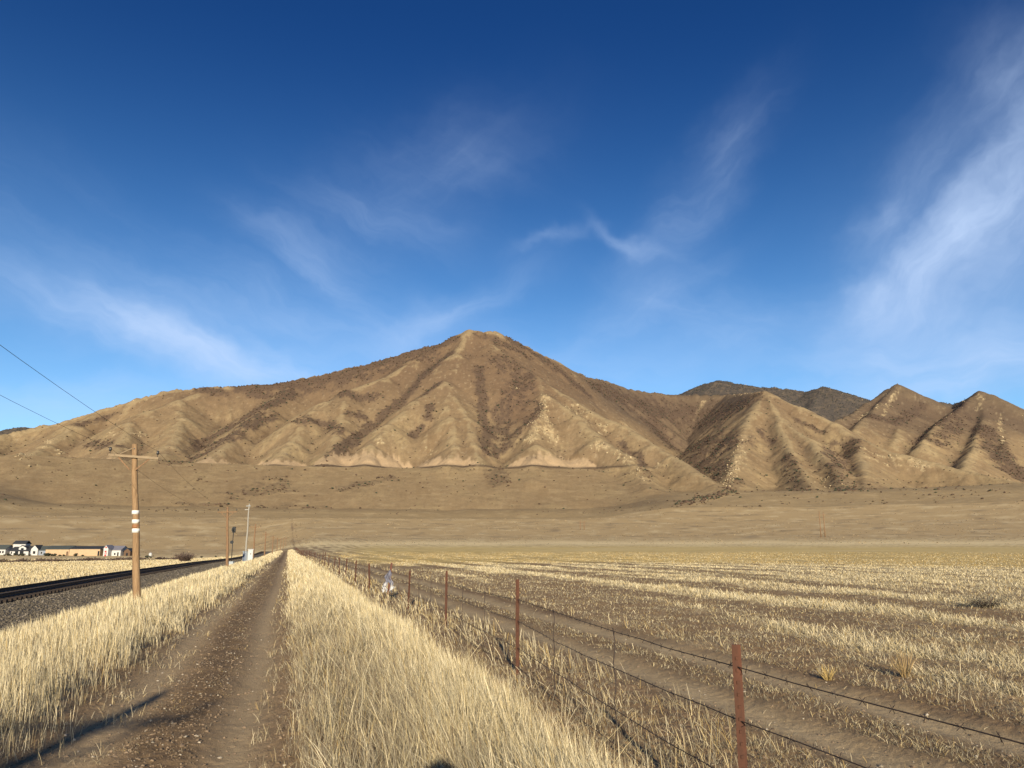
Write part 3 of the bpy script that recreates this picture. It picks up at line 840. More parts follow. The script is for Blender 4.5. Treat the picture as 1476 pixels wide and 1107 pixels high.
blades('tall_grass', x, y, h.clip(.07, .9), wid(r, .0029, .00040), ln, la, grass_cols(n, P) * (1 + .07 * tone[:, None]),
       'tall pale dry grass between the dirt track and the railway ballast', 'grass', head=1.2)

# right verge between track and fence
u, v, x, y, dx, dy, tone = tufted(250000, 13, .05, .0, 2.7, 2.6, 330)
clump = fbm(x * 1.2, y * 1.2, 3, 311) + .6 * fbm(x / 2.5, y / 2.5, 2, 313)
edge = sstep(-.02, .4, u + .15 * noise(v * 1.3, v * 0, 315)) * sstep(2.45, 1.65, u + .25 * noise(v * .7, v * 0, 317))
ok = in_view(x, y) & (rng.random(len(u)) < (edge * (.5 + .35 * sstep(.5, 1.5, u) + .8 * clump)).clip(.02, 1)) & (u > -.12)
u, v, x, y, clump, edge, dx, dy, tone = (a[ok] for a in (u, v, x, y, clump, edge, dx, dy, tone))
r = np.hypot(x, y)
n = len(u)
tall = sstep(.3, 1.5, u)
h = (.29 + .19 * tall + .18 * clump + .04 * tone) * (.4 + .6 * edge) * rng.uniform(.45, 1.2, n)
gp = (sstep(1.8, .9, u + .7 * clump) * sstep(28, 12, v)).clip(0, 1)
P = np.stack((.40 - .22 * gp, .48 - .36 * gp, .05 + .58 * gp, .05 + 0 * gp, .02 + .20 * gp), 1)
ln, la = leaning(dx, dy, .16, .10 + .16 * tall, .12 + .14 * gp)
blades('tall_grass', x, y, h.clip(.07, .9), wid(r, .0027, .00040), ln, la, grass_cols(n, P) * (1 + .07 * tone[:, None]),
       'long golden grass leaning beside the fence right of the dirt track', 'grass', head=1.2)
n0 = 500
u, v, x, y = sample_uv(n0, .35, 2.2, 3.2, 22)
ok = in_view(x, y)
x, y = x[ok], y[ok]
n = len(x)
blades('stray_stems', x, y, rng.uniform(.4, .7, n), np.full(n, .0042), rng.uniform(.3, 1.1, n), rng.random(n) * 6.283, grass_cols(n, (.3, .6, .1, 0, 0)),
       'long bent pale stems sticking out of the right verge', 'grass')

# short grass between the fence and the second track, and stubble on both tracks' middles
u, v, x, y = sample_uv(34000, 2.5, 7.2, 2.4, 160)
tuft = fbm(x * .9, y * .9, 3, 321)
where = np.interp(u, [2.5, 3.9, 4.3, 5.1, 5.3, 5.7, 5.9, 6.5, 6.9, 7.2], [.8, .8, .04, .03, .4, .4, .02, .02, .35, .5])
ok = in_view(x, y) & (rng.random(len(u)) < where * sstep(-.25, .35, tuft + .25 * rng.normal(0, .5, len(u))))
u, v, x, y, tuft = (a[ok] for a in (u, v, x, y, tuft))
r = np.hypot(x, y)
n = len(u)
low = ((u > 4.2) & (u < 6.8))
h = np.where(low, .06, .20 + .22 * tuft.clip(0, 1)) * rng.uniform(.5, 1.3, n)
blades('short_grass', x, y, h, wid(r, .0034), rng.gamma(2, .25, n).clip(0, 1.4), rng.normal(W_DIR, 1.1, n), grass_cols(n, (.40, .2, .25, .12, .2)),
       'sparse dry tufts along the fence and the second track', 'grass', head=1.2)
u = np.concatenate((rng.uniform(-2.1, -1.35, 9000), rng.uniform(-.25, .15, 6000)))
v = 3.6 * 20 ** rng.random(len(u))
x, y = to_xy(u + wob(v), v)
ok = in_view(x, y) & (rng.random(len(u)) < sstep(.05, .45, fbm(x * 1.7, y * 1.7, 3, 329) + .15 * rng.normal(0, 1, len(u))))
x, y = x[ok], y[ok]
n = len(x)
blades('short_grass', x, y, rng.uniform(.03, .16, n), wid(np.hypot(x, y), .003, .0004), rng.uniform(.1, 1.2, n), rng.random(n) * 6.3, grass_cols(n, (.25, .2, .3, .1, .15)),
       'stray short tufts creeping over the edges of the dirt track', 'grass')
u, v, x, y = sample_uv(16000, -1.35, -.6, 3.5, 90)
ok = in_view(x, y) & (rng.random(len(u)) < sstep(-.1, .5, fbm(x * 1.5, y * 1.5, 3, 327)))
x, y = x[ok], y[ok]
n = len(x)
blades('short_grass', x, y, rng.uniform(.012, .05, n), wid(np.hypot(x, y), .004), rng.uniform(.3, 1.6, n), rng.random(n) * 6.3, grass_cols(n, (.06, .0, .40, .10, .60)),
       'thin stubble and litter on the middle of the dirt track', 'grass')

# open field right of the second track
n0, kt = 470000, 12
azr = np.radians(rng.uniform(-14, 37.5, n0 // kt + 1))
r = 5.2 * (230 / 5.2) ** rng.random(len(azr))
sg = np.repeat(.05 * np.maximum(1, r / 9), kt)[:n0]
dx, dy = rng.normal(0, 1, n0), rng.normal(0, 1, n0)
tone = np.repeat(rng.normal(0, 1, len(r)), kt)[:n0]
x, y = np.repeat(r * np.sin(azr), kt)[:n0] + dx * sg, np.repeat(r * np.cos(azr), kt)[:n0] + dy * sg
r = np.hypot(x, y)
u, v = to_uv(x, y)
fc = field_cover(u, v)
tuft = fbm(x * 1.6, y * 1.6, 3, 331)
tk = .3 + .7 * sstep(-.35, .2, tuft)
ok = (u > 6.75) & (np.arctan2(x, y) < math.radians(38)) & (rng.random(n0) < (.07 + .93 * fc ** 1.2) * lerp(tk, 1, sstep(20, 80, r)))
x, y, u, v, r, fc, tuft, dx, dy, tone = (a[ok] for a in (x, y, u, v, r, fc, tuft, dx, dy, tone))
n = len(x)
h = (.06 + .10 * fc + .07 * tuft.clip(0, 1) + .015 * tone) * rng.uniform(.45, 1.3, n) * lerp(1, .65, sstep(14, 60, r))
gp = (1 - fc)[:, None]
P = np.array([.36, .47, .10, .04, .03]) * (1 - gp) + np.array([.24, .18, .34, .08, .16]) * gp
oc = (sstep(60, 90, r + 14 * fbm(x / 30, y / 30, 3, 121)) * .8)[:, None]
P = P * (1 - oc) + np.array([.12, .05, .1, .65, .08]) * oc
ln, la = leaning(dx, dy, .5, .28, .34)
blades('field_grass', x, y, h.clip(.02, .5), wid(r, .0030, .00052), ln, la, grass_cols(n, P) * (1 + .06 * tone[:, None]),
       'short straw coloured grass covering the open field', 'grass', head=1.2)

# litter of broken stems on the bare ground
n0 = 230000
azr = np.radians(rng.uniform(-10, 37.5, n0))
r = 4.5 * (60 / 4.5) ** rng.random(n0)
x, y = r * np.sin(azr), r * np.cos(azr)
u, v = to_uv(x, y)
fc = field_cover(u, v)
mo = fbm(x * 1.1, y * 1.1, 4, 341)
zone = np.where(u > 6.75, 1.0, np.where((u > 5.15) & (u < 5.8), 1.0, np.where((u > 2.4) & (u < 4.2), .8, .03)))
ok = (u > 2.4) & (rng.random(n0) < zone * (.35 + .65 * sstep(-.25, .25, mo)))
x, y, r, mo = (a[ok] for a in (x, y, r, mo))
n = len(x)
blades('ground_litter', x, y, rng.uniform(.02, .085, n) * lerp(1, 1.4, sstep(15, 50, r)), wid(r, .0034, .00052), rng.uniform(.3, 1.5, n), rng.random(n) * 6.28, grass_cols(n, (.16, .08, .40, .06, .30)),
       'grey brown litter of broken stems on the bare soil of the field', 'litter')

# meadow beyond the railway
n0 = 130000
azr = np.radians(rng.uniform(-37.5, -14, n0))
r = 28 * (420 / 28) ** rng.random(n0)
x, y = r * np.sin(azr), r * np.cos(azr)
u, v = to_uv(x, y)
pt = fbm(u / 6, v / 30, 4, 119)
ok = (u < -14.7) & (rng.random(n0) < .35 + .65 * sstep(.35, -.1, pt))
x, y, u, v, r, pt = (a[ok] for a in (x, y, u, v, r, pt))
n = len(x)
blades('meadow_grass', x, y, (.24 + .16 * pt) * rng.uniform(.5, 1.3, n), wid(r, .008, .00055), rng.gamma(2, .15, n).clip(0, 1.2), rng.normal(W_DIR, 1.2, n),
       grass_cols(n, (.5, .36, .08, .06, .03)), 'pale dry meadow grass beyond the railway', 'grass', head=1.3)

# ------------------------------------------------------------------ loose stones
def stones(name, n0, u0, u1, v0, v1, smin, smax, pale, label, dens=None, seed=0, c1=(.40, .345, .265), c2=(.20, .145, .095)):
    u, v, x, y = sample_uv(n0, u0, u1, v0, v1)
    ok = in_view(x, y)
    if dens is not None:
        ok &= rng.random(n0) < dens(u, v)
    x, y = x[ok], y[ok]
    n = len(x)
    s = smin * (smax / smin) ** (rng.random(n) ** 2.2)
    z = gz(x, y) + s * .15
    c = np.where(rng.random((n, 1)) < pale, np.array(c1), np.array(c2)) * rng.uniform(.6, 1.25, (n, 1))
    return scatter(name, np.stack((x, y, z), -1), s, c.clip(.01, .9), M_STONE, seed=seed, label=label, cat='stones', flat=.8, rough=.35)
stones('gravel', 34000, -2.0, .1, 3.5, 70, .003, .017, .08, 'loose pale pebbles and clods strewn over the dirt track',
       lambda u, v: np.interp(u, [-2, -1.7, -1.35, -1.2, -.7, -.55, -.2, .1], [.5, .15, .25, .95, .95, .2, .2, .7]), 1)
stones('gravel', 9000, 3.0, 12, 3, 60, .004, .020, .12, 'small clods and stones along the second dirt track', None, 2)
stones('ballast_stone', 42000, -10.7, -7.4, 15, 240, .02, .05, .12, 'grey brown crushed stones on the railway bank', None, 3, (.26, .22, .17), (.135, .113, .083))

# ------------------------------------------------------------------ railway
trk = tag(empty('railway_track', to_xy(-11.75, 40) + (gz1(*to_xy(-11.75, 40)),)), 'dark steel railway track on the ballast bank left of the poles', 'railway')
vv = np.concatenate((np.arange(-30, 60, 5), np.arange(60, 430, 12)))
def line_pts(u, dz, vs):
    x, y = to_xy(np.full(len(vs), u), vs)
    return [(a - trk.location.x, b - trk.location.y, c + dz - trk.location.z) for a, b, c in zip(x, y, terrain(x, y))]
for uu in (-11.02, -12.48):
    P = line_pts(uu, .30, vv)
    m = MB()
    sec = [(-.07, -.17), (.07, -.17), (.07, -.15), (.015, -.12), (.015, -.04), (.037, -.025), (.037, .0), (-.037, .0), (-.037, -.025), (-.015, -.04), (-.015, -.12), (-.07, -.15)]
    Vv = [(p[0] + a * CA, p[1] + a * SA, p[2] + b) for p in P for a, b in sec]
    k = len(sec)
    m.add(Vv, [(i * k + j, i * k + (j + 1) % k, (i + 1) * k + (j + 1) % k, (i + 1) * k + j) for i in range(len(P) - 1) for j in range(k)])
    m.build('rail', M_RAIL, trk, False)
sv = np.arange(24, 84, .6)
sx, sy = to_xy(np.full(len(sv), -11.75), sv)
sz = terrain(sx, sy)
first = None
for a, b, c in zip(sx, sy, sz):
    if first is None:
        first = MB().box((0, 0, 0), (2.6, .23, .18), AL).build('sleeper', M_SLEEPER, trk)
        o = first
    else:
        o = first.copy()
        COL.objects.link(o)
    o.location = (a - trk.location.x, b - trk.location.y, c + .045 - trk.location.z)
m = MB()
for s0 in np.arange(84, 420, .6):
    a, b = to_xy(-11.75, s0)
    m.box((a - trk.location.x, b - trk.location.y, gz1(a, b) + .045 - trk.location.z), (2.6, .23, .18), AL)
tag(m.build('sleepers', M_SLEEPER, trk), kind='stuff')

# ------------------------------------------------------------------ poles and wires of the railway line
POLES = [(None, -9.9), (209, 27.0), (331, 68.0), (366, 115.0), (382, 166.0), (393, 225.0), (399.5, 285.0), (404.5, 345.0), (408.5, 410.0), (411.5, 480.0)]
POLE_LABEL = ['wooden pole behind the viewer that casts the long shadow on the track', 'tall brown wooden pole with three white plates on its shaft',
              'second brown pole along the railway with a forked crossarm', 'thin brown pole just right of the white railway cabinet',
              'brown pole standing alone midway between white cabinet and dirt track', 'short distant pole next beyond the lone one right of the white cabinet',
              'sixth pole of the line, small against the tan slope', 'seventh pole of the line, small against the tan slope',
              'tiny eighth pole of the line near the vanishing track', 'tiny last pole of the line where the track vanishes']
ARM_Z, HALF = 5.05, .80
tops = []
for i, (px, Y) in enumerate(POLES):
    if px is None:
        x, y = to_xy(-5.35, Y)
    else:
        x, y = (px - 738.0) / (F_PX / CP) * Y, Y
    z = gz1(x, y)
    rs = random.Random(i)
    if i == 1:
        z = H + (787 - 640) / 1131 * Y - 5.5
    if i == 0:
        z += .75
    t = tag(empty('utility_pole', (x, y, z), AL), POLE_LABEL[i], 'pole', 'wooden poles along the railway')
    big = 1.0 if i < 4 else 1.25
    lean = {1: (-.66, .0), 2: (-.42, .0)}.get(i, (.0, .0))
    n = 14
    pts = [(lean[0] * k / n + .012 * math.sin(k * .9 + i), lean[1] * k / n, (-.6 if i else -1.4) + (6.1 if i else 6.9) * k / n) for k in range(n + 1)]
    MB().tube(pts, [(.135 - .045 * k / n) * big for k in range(n + 1)], 14).build('pole_shaft', M_WOOD if i < 2 else M_WOOD_FAR, t, True)
    tilt = -.05 if i == 1 else rs.uniform(-.03, .03)
    cx = lean[0] * .93
    A = lambda s, dz=0.0, yy=-.14: (cx + s * HALF, yy, ARM_Z + dz + s * HALF * tilt)
    MB().bar(A(-1), A(1), .075, .08).build('crossarm', M_ARM if i < 2 else M_WOOD_FAR, t)
    for s in (-1, 1):
        MB().bar(A(s * .62, -.05, -.11), (cx + s * .09, -.11, ARM_Z - .46), .03, .045).build('brace', M_WOOD_FAR, t)
        if i < 4:
            m = MB().tube([A(s * .95, .05), A(s * .95, .16)], .012, 6)
            m.tube([A(s * .95, .13), A(s * .95, .17), A(s * .95, .21), A(s * .95, .25), A(s * .95, .27)], [.03, .05, .035, .045, .02], 10)
            m.build('insulator', M_GLASS_I, t, True)
        tops.append((i, s, Vector((x, y, z)) + Matrix.Rotation(AL, 3, 'Z') @ Vector(A(s * .95, .24))))
    if i == 1:
        MB().tube([A(-.55, .06), (cx + .02, -.02, ARM_Z + .36)], .02, 6).build('tie_rod', M_ARM, t)
        for q, (zc, hh) in enumerate(((5.5 - 2.36, .13), (5.5 - 2.67, .13), (5.5 - 2.98, .14))):
            kk = (zc + .6) / 6.1
            MB().tube([(lean[0] * kk, 0, zc - hh / 2), (lean[0] * kk, 0, zc + hh / 2)], .135 - .045 * kk + .012, 16).build('white_plate', M_PLATE, t, True)
        zc = 5.5 - 2.84
        kk = (zc + .6) / 6.1
        MB().tube([(lean[0] * kk, 0, zc - .06), (lean[0] * kk, 0, zc + .06)], .135 - .045 * kk + .007, 16).build('orange_band', M_ORANGE, t, True)
        MB().tube([(lean[0] + .03, -.105, 5.33), (lean[0] + .03, -.085, 5.33)], .022, 8).build('bolt', M_BLACK, t)
for s in (-1, 1):
    P = [p for (i, q, p) in tops if q == s]
    pts = []
    for a, b in zip(P[:-1], P[1:]):
        for k in range(16):
            t = k / 16
            pts.append(a.lerp(b, t) - Vector((0, 0, (.4 if a is P[0] else .6) * 4 * t * (1 - t))))
    pts.append(P[-1])
    o = MB().tube([p - pts[0] for p in pts], .0042, 5).build('overhead_wire', M_WIRE, None, True)
    o.location = pts[0]
    tag(o, 'thin dark wire sloping through the sky to the %s end of the pole crossarm' % ('near' if s < 0 else 'far'), 'wire', 'wires along the railway poles')

# pale leaning mast, signal and cabinets by the railway
def xz(px, Y):
    x = (px - 738.0) / (F_PX / CP) * Y
    return x, Y, gz1(x, Y)
x, y, z = xz(355, 106)
t = tag(empty('radio_mast', (x, y, z)), 'pale grey leaning mast rising behind the railway cabinets', 'mast')
top = at(359.3, 726, 106)
d = Vector(top) - Vector((x, y, z))
MB().tube([d * (k / 8) + Vector((.03 * math.sin(k * 1.7), 0, 0)) for k in range(9)], [.125 - .006 * k for k in range(9)], 10).build('mast_shaft', M_GREYWOOD, t, True)
MB().bar(d * .90 + Vector((-.5, -.1, 0)), d * .90 + Vector((.1, -.1, .03)), .1, .12).build('crossarm', M_GREYWOOD, t)
MB().bar(d * .96 + Vector((-.35, -.1, .0)), d * .96 + Vector((.25, -.1, .02)), .07, .07).build('antenna', M_GREYMETAL, t)

x, y, z = xz(335, 95)
t = tag(empty('railway_signal', (x, y, z)), 'black railway signal with two dark heads on a slim mast right of the second pole', 'signal')
hz = at(335, 763.5, 95)[2] - z
lz = at(334, 781.5, 95)[2] - z
MB().tube([(0, 0, -.2), (0, 0, hz + .1)], .045, 8).build('mast', M_BLACK, t, True)
m = MB()
m.tube([(.06, -.10, hz), (.06, -.16, hz)], .30, 20)
o = m.build('backplate', M_BLACK, t)
o.scale = (.85, 1, 1.0)
o.location = (.01, 0, 0)
MB().box((.06, -.02, hz), (.34, .2, .72)).build('lamp_housing', M_BLACK, t)
for dz in (-.17, .05):
    h_ = MB().tube([(.06, -.14, hz + dz), (.06, -.34, hz + dz)], .085, 10, cap=False).build('visor', M_BLACK, t)
MB().tube([(-.06, -.08, lz), (-.06, -.2, lz)], .2, 14).build('lower_lamp', M_BLACK, t)
MB().box((0, .12, .35), (.5, .4, .9)).build('base_box', M_GREYMETAL, t)

x, y, z = xz(356, 101)
t = tag(empty('equipment_cabinet', (x, y, z), -.5), 'grey metal railway cabinet with blue grey doors left of the white one', 'cabinet')
MB().box((0, 0, .75), (.62, .6, 1.75)).build('cabinet_body', M_GREYMETAL, t)
MB().prism([(-.36, 0), (.36, 0), (.30, .07), (-.30, .07)], -.38, .38, None, (0, 0, 1.63)).build('lid', M_GREYMETAL, t)
MB().box((-.15, -.315, .75), (.27, .025, 1.5)).build('door', M_GREYBLUE, t)
MB().box((.15, -.315, .75), (.27, .025, 1.5)).build('door', M_GREYBLUE, t)
x, y, z = xz(362, 100.6)
t = tag(empty('equipment_cabinet', (x, y, z), .25), 'white railway cabinet with a small dark emblem beside the brown pole', 'cabinet')
MB().box((0, 0, .8), (.60, .6, 1.9)).build('cabinet_body', M_WHITE, t)
MB().prism([(-.36, 0), (.36, 0), (.28, .08), (-.28, .08)], -.36, .36, None, (0, 0, 1.753)).build('lid', M_WHITE, t)
MB().box((0, -.315, .75), (.5, .02, 1.5)).build('door', M_WHITE, t)
MB().box((.04, -.333, 1.22), (.10, .012, .16)).build('emblem', M_BLACK, t)

# ------------------------------------------------------------------ wire fence
POST1 = (2.43, 3.91)
FV = [POST1[1], 9.95, 16.3, 21.7, 24.6, 30.5] + list(np.arange(36.5, 330, 6.1))
FV = [-2.0] + FV
fence = tag(empty('wire_fence', to_xy(3.0, 0) + (0,)), 'rusty steel post and barbed wire fence running beside the right verge', 'fence')
fx0, fy0 = fence.location.x, fence.location.y
def fence_u(v):
    return float(np.interp(v, [-2, 3.9, 9.95, 16.3, 21.7, 24.6, 40, 330], [2.75, POST1[0], 2.90, 3.2, 3.25, 3.02, 3.05, 3.0])) + .04 * math.sin(v * 1.3)
def post_mesh():
    m = MB()
    prof = [(-.024, -.004), (-.024, .004), (-.004, .006), (-.004, .032), (.004, .032), (.004, .006), (.024, .004), (.024, -.004)]
    for zz0, zz1 in ((-.4, 1.18),):
        Vv = [(a, b, zz) for zz in (zz0, .2, .5, .8, zz1) for a, b in prof]
        k = len(prof)
        F = [(i * k + j, i * k + (j + 1) % k, (i + 1) * k + (j + 1) % k, (i + 1) * k + j) for i in range(4) for j in range(k)]
        F += [tuple(range(k))[::-1], tuple(4 * k + j for j in range(k))]
        m.add(Vv, F)
    for q in range(15):
        m.box((0, -.007, .12 + q * .07), (.014, .008, .018))
    return m
pm = None
posts = []
for i, v0 in enumerate(FV):
    x, y = to_xy(fence_u(v0), v0)
    z = gz1(x, y)
    hk = [1, .89, 1, .97, .85, .96, .85][i] if i < 7 else random.uniform(.8, 1.02)
    if pm is None:
        pm = post_mesh().build('post', M_RUST, fence)
        o = pm
    else:
        o = pm.copy()
        COL.objects.link(o)
    if i == 5:
        o.data = pm.data.copy()
        o.data.materials[0] = M_RUST_DARK
        o['label'] = 'dark thicker post that carries the hanging cloth'
    o.location = (x - fx0, y - fy0, z)
    lean = (.0, .0) if i < 4 else (random.uniform(-.05, .05), random.uniform(-.04, .04))
    if i == 5:
        lean = (.0, .085)
    o.rotation_euler = (lean[0], lean[1], AL - .55 + random.uniform(-.1, .1))
    o.scale = (1.0 if i < 5 else 1.25, 1.0 if i < 5 else 1.25, hk)
    posts.append((x, y, z, v0))
for wi, hz in enumerate((.93, .66, .33, .10)):
    m = MB()
    pts = []
    for (xa, ya, za, va), (xb, yb, zb, vb) in zip(posts[:-1], posts[1:]):
        sag = random.uniform(.01, .05) + (.04 if wi == 3 else 0)
        kk = 12 if va < 40 else 3
        for k in range(kk):
            t = k / kk
            px_, py_ = lerp(xa, xb, t), lerp(ya, yb, t)
            pts.append((px_ - fx0 + .004 * math.sin(k * 2.1), py_ - fy0, lerp(za, zb, t) + hz - sag * 4 * t * (1 - t) + random.uniform(-.006, .006)))
    m.tube(pts, .0032, 5)
    near = [(a, b) for a, b in zip(pts[:-1], pts[1:]) if b[1] + fy0 < 16]
    for a, b in near:
        L_ = (Vector(b) - Vector(a)).length
        for q in range(max(1, int(L_ / .13))):
            c = Vector(a).lerp(Vector(b), (q + .5) / max(1, int(L_ / .13)))
            for sg in (1, -1):
                dv = Vector((random.uniform(-1, 1), random.uniform(-.4, .4), random.uniform(.3, 1) * sg)).normalized() * .022
                m.tube([c - dv, c + dv], .0018, 3)
    m.build('strand', M_WIRE, fence, True)
for (xa, ya, za, va), (xb, yb, zb, vb) in list(zip(posts[:-1], posts[1:]))[:26]:
    for t in (.35, .68) if vb - va > 4 else (.5,):
        px_, py_ = lerp(xa, xb, t), lerp(ya, yb, t)
        zz = lerp(za, zb, t)
        pts = [(px_ - fx0 + .008 * math.sin(k * 1.9 + va), py_ - fy0 + .008 * math.cos(k * 1.9), zz + .03 + .91 * k / 10) for k in range(11)]
        MB().tube(pts, .0048, 5).build('stay', M_WIRE, fence, True)

# cloth snagged on the fifth post
def draped(name, m_, parent, w, h, z0, seed, splay):
    rs = random.Random(seed)
    n, k = 17, 13
    Vv, F = [], []
    ph = rs.uniform(0, 6)
    for side in (0, 1):
        for j in range(k):
            t = j / (k - 1)
            ww = w * (.35 + (splay) * t ** .8) * (.8 + .2 * math.sin(t * 5 + ph))
            for i in range(n):
                s = i / (n - 1) * 2 - 1
                fold = .045 * math.sin(s * 7 + ph + 2 * t) + .02 * math.sin(s * 15 + t * 7)
                hang = .07 * math.sin(s * 5 + ph) * t
                Vv.append((s * ww + .03 * math.sin(t * 8 + ph), -.09 + fold * (.4 + t) + side * .03 + .05 * t, z0 - h * t + hang - .1 * abs(s) * (1 - t)))
    N = n * k
    for j in range(k - 1):
        for i in range(n - 1):
            a = j * n + i
            F.append((a, a + 1, a + n + 1, a + n))
            F.append((N + a, N + a + n, N + a + n + 1, N + a + 1))
    rim = [j for j in range(n)] + [j * n + n - 1 for j in range(1, k)] + [(k - 1) * n + i for i in range(n - 2, -1, -1)] + [j * n for j in range(k - 2, 0, -1)]
    for a, b in zip(rim, rim[1:] + rim[:1]):
        F.append((b, a, N + a, N + b))
    return MB().add(Vv, F).build(name, m_, parent, True)
x, y, z, _ = posts[5]
t = tag(empty('snagged_cloth', (x, y, z), AL), 'crumpled grey and white cloth hanging on the dark fence post', 'cloth')
draped('grey_garment', M_CLOTH_G, t, .16, .46, .93, 3, .85)
draped('white_rag', M_CLOTH_W, t, .09, .27, .57, 8, .8).location = (-.11, .01, 0)
draped('white_rag', M_CLOTH_W, t, .07, .25, .54, 5, .7).location = (.12, .0, 0)

# ------------------------------------------------------------------ houses and sheds across the meadow
def building(name, label, cat, px0, px1, Y, y_eave, y_ridge, depth, along, wall, roof, wins=(), doors=(), rz=0.0, dmat=None, over=.35):
    k = Y / (F_PX / CP)
    cx = ((px0 + px1) / 2 - 738) * k
    w = (px1 - px0) * k
    z = gz1(cx, Y) - .3
    he, hr = H + (787 - y_eave) * k - z, H + (787 - y_ridge) * k - z
    t = tag(empty(name, (cx, Y, z), rz), label, cat)
    m = MB()
    if along == 'x':                        # ridge runs across the view
        m.prism([(-depth / 2, -1), (depth / 2, -1), (depth / 2, he), (0, hr - .06), (-depth / 2, he)], -w / 2, w / 2)
        m.build('wall', wall, t)
        o = [(-depth / 2 - over, he - over * (hr - he) / (depth / 2)), (0, hr), (depth / 2 + over, he - over * (hr - he) / (depth / 2))]
        m = MB().prism(o[::-1][:0] + [o[0], o[1], o[2], (o[2][0], o[2][1] + .25), (0, hr + .28), (o[0][0], o[0][1] + .25)], -w / 2 - over, w / 2 + over)
    else:
        R = Matrix.Rotation(math.pi / 2, 3, 'Z')
        m.prism([(-w / 2, -1), (w / 2, -1), (w / 2, he), (0, hr - .06), (-w / 2, he)], -depth / 2, depth / 2, R)
        m.build('wall', wall, t)
        dz = over * (hr - he) / (w / 2)
        m = MB().prism([(-w / 2 - over, he - dz), (0, hr), (w / 2 + over, he - dz), (w / 2 + over, he - dz + .25), (0, hr + .28), (-w / 2 - over, he - dz + .25)],
                       -depth / 2 - over, depth / 2 + over, R)
    m.build('roof', roof, t)
    for (a, b, c, d) in wins:               # fractions of the width, heights in metres
        f = MB().box(((a + b) / 2 * w - w / 2, -depth / 2 - .04, (c + d) / 2), ((b - a) * w + .3, .08, d - c + .3)).build('window', M_WHITE, t)
        MB().box(((a + b) / 2 * w - w / 2, -depth / 2 - .10, (c + d) / 2), ((b - a) * w, .05, d - c)).build('pane', M_PANE, f)
    for (a, b, c, d) in doors:
        MB().box(((a + b) / 2 * w - w / 2, -depth / 2 - .06, (c + d) / 2), ((b - a) * w, .1, d - c)).build('door', dmat or M_PANE, t)
    return t, w, he, hr, z
YB = 480.0
building('house', 'white gabled house at the far left edge with a dark roof', 'house', -6, 15.5, YB, 791, 785.5, 9, 'x', M_WHITE, M_ROOF_G, [(.62, .72, 1.2, 2.6), (.8, .9, 1.2, 2.6)], [(.42, .52, 0.2, 2.4)])
t, w, he, hr, z = building('house', 'large white house with two dark garage doors and a black roof', 'house', 23.5, 50, YB, 793.4, 787, 11, 'x', M_WHITE, M_ROOF, [(.06, .13, 1.0, 2.2)], [(.28, .46, .2, 2.7), (.54, .74, .2, 2.7)])
m = MB().prism([(-2.2, he - .2), (2.2, he - .2), (2.2, he + 1.9), (0, he + 3.0), (-2.2, he + 1.9)], -4.6, 2, Matrix.Rotation(math.pi / 2, 3, 'Z'), (1.2, 0, 0)).build('dormer', M_WHITE, t)
MB().prism([(-2.5, he + 1.75), (0, he + 3.05), (2.5, he + 1.75), (2.5, he + 1.98), (0, he + 3.3), (-2.5, he + 1.98)], -4.9, 2.3, Matrix.Rotation(math.pi / 2, 3, 'Z'), (1.2, 0, 0)).build('dormer_roof', M_ROOF, m)
MB().box((1.2, -4.66, he + 1.1), (1.6, .1, 1.2)).build('pane', M_PANE, m)
m = MB().box((-3.2, 1.5, he + 2.1), (7.5, 5, 4.4)).build('upper_storey', M_WHITE, t)
MB().prism([(-3.0, he + 4.1), (0, he + 5.9), (3.0, he + 4.1), (3.0, he + 4.4), (0, he + 6.2), (-3.0, he + 4.4)], -7.3, .9, None, (0, 1.5, 0)).build('upper_roof', M_ROOF, m)
MB().box((-1.2, -1.06, he + 2.9), (1.4, .1, 1.1)).build('pane', M_PANE, m)
t, w, he, hr, z = building('house', 'blue grey house with white gable and dark roof left of the long shed', 'house', 52, 74, YB, 792.5, 787, 10, 'x', M_GREYBLUE, M_ROOF_G, [(.1, .2, 1, 2.4), (.68, .78, 1, 2.4)], [(.42, .52, .2, 2.5)])
m = MB().prism([(-2.0, -.5), (2.0, -.5), (2.0, he + .8), (0, he + 2.9), (-2.0, he + .8)], -6.2, 1, Matrix.Rotation(math.pi / 2, 3, 'Z'), (-1.6, 0, 0)).build('gable_wing', M_WHITE, t)
MB().prism([(-2.4, he + .5), (0, he + 2.95), (2.4, he + .5), (2.4, he + .75), (0, he + 3.2), (-2.4, he + .75)], -6.5, 1.2, Matrix.Rotation(math.pi / 2, 3, 'Z'), (-1.6, 0, 0)).build('wing_roof', M_ROOF, m)
MB().box((-1.6, -6.25, 1.9), (1.4, .1, 1.6)).build('pane', M_PANE, m)
building('shed', 'long tan shed with a grey green roof right of the houses', 'shed', 75, 108.2, YB, 791, 786.6, 12, 'x', M_TAN, M_ROOF_G, [], [(.9, .97, .2, 2.6)], 0, M_BROWN)
building('shed', 'tan shed with a black roof beside the red and white barn', 'shed', 108.8, 152.4, YB, 790.6, 787.2, 12, 'x', M_TAN, M_ROOF, [], [(.93, .985, .2, 3.0)], 0, M_PANE)
t, w, he, hr, z = building('barn', 'small white barn with a red crossed door', 'barn', 154.2, 160.8, YB - 6, 790, 785.6, 7, 'y', M_WHITE, M_ROOF_L, [], [(.3, .72, .2, 3.4)], 0, M_RED)
MB().bar((-.9, -3.64, .4), (.9, -3.64, 3.3), .06, .22).build('brace', M_WHITE, t)
MB().bar((-.9, -3.72, 3.3), (.9, -3.72, .4), .06, .22).build('brace', M_WHITE, t)
MB().box((0, -3.6, he + .6), (.8, .1, .8)).build('loft_door', M_RED, t)
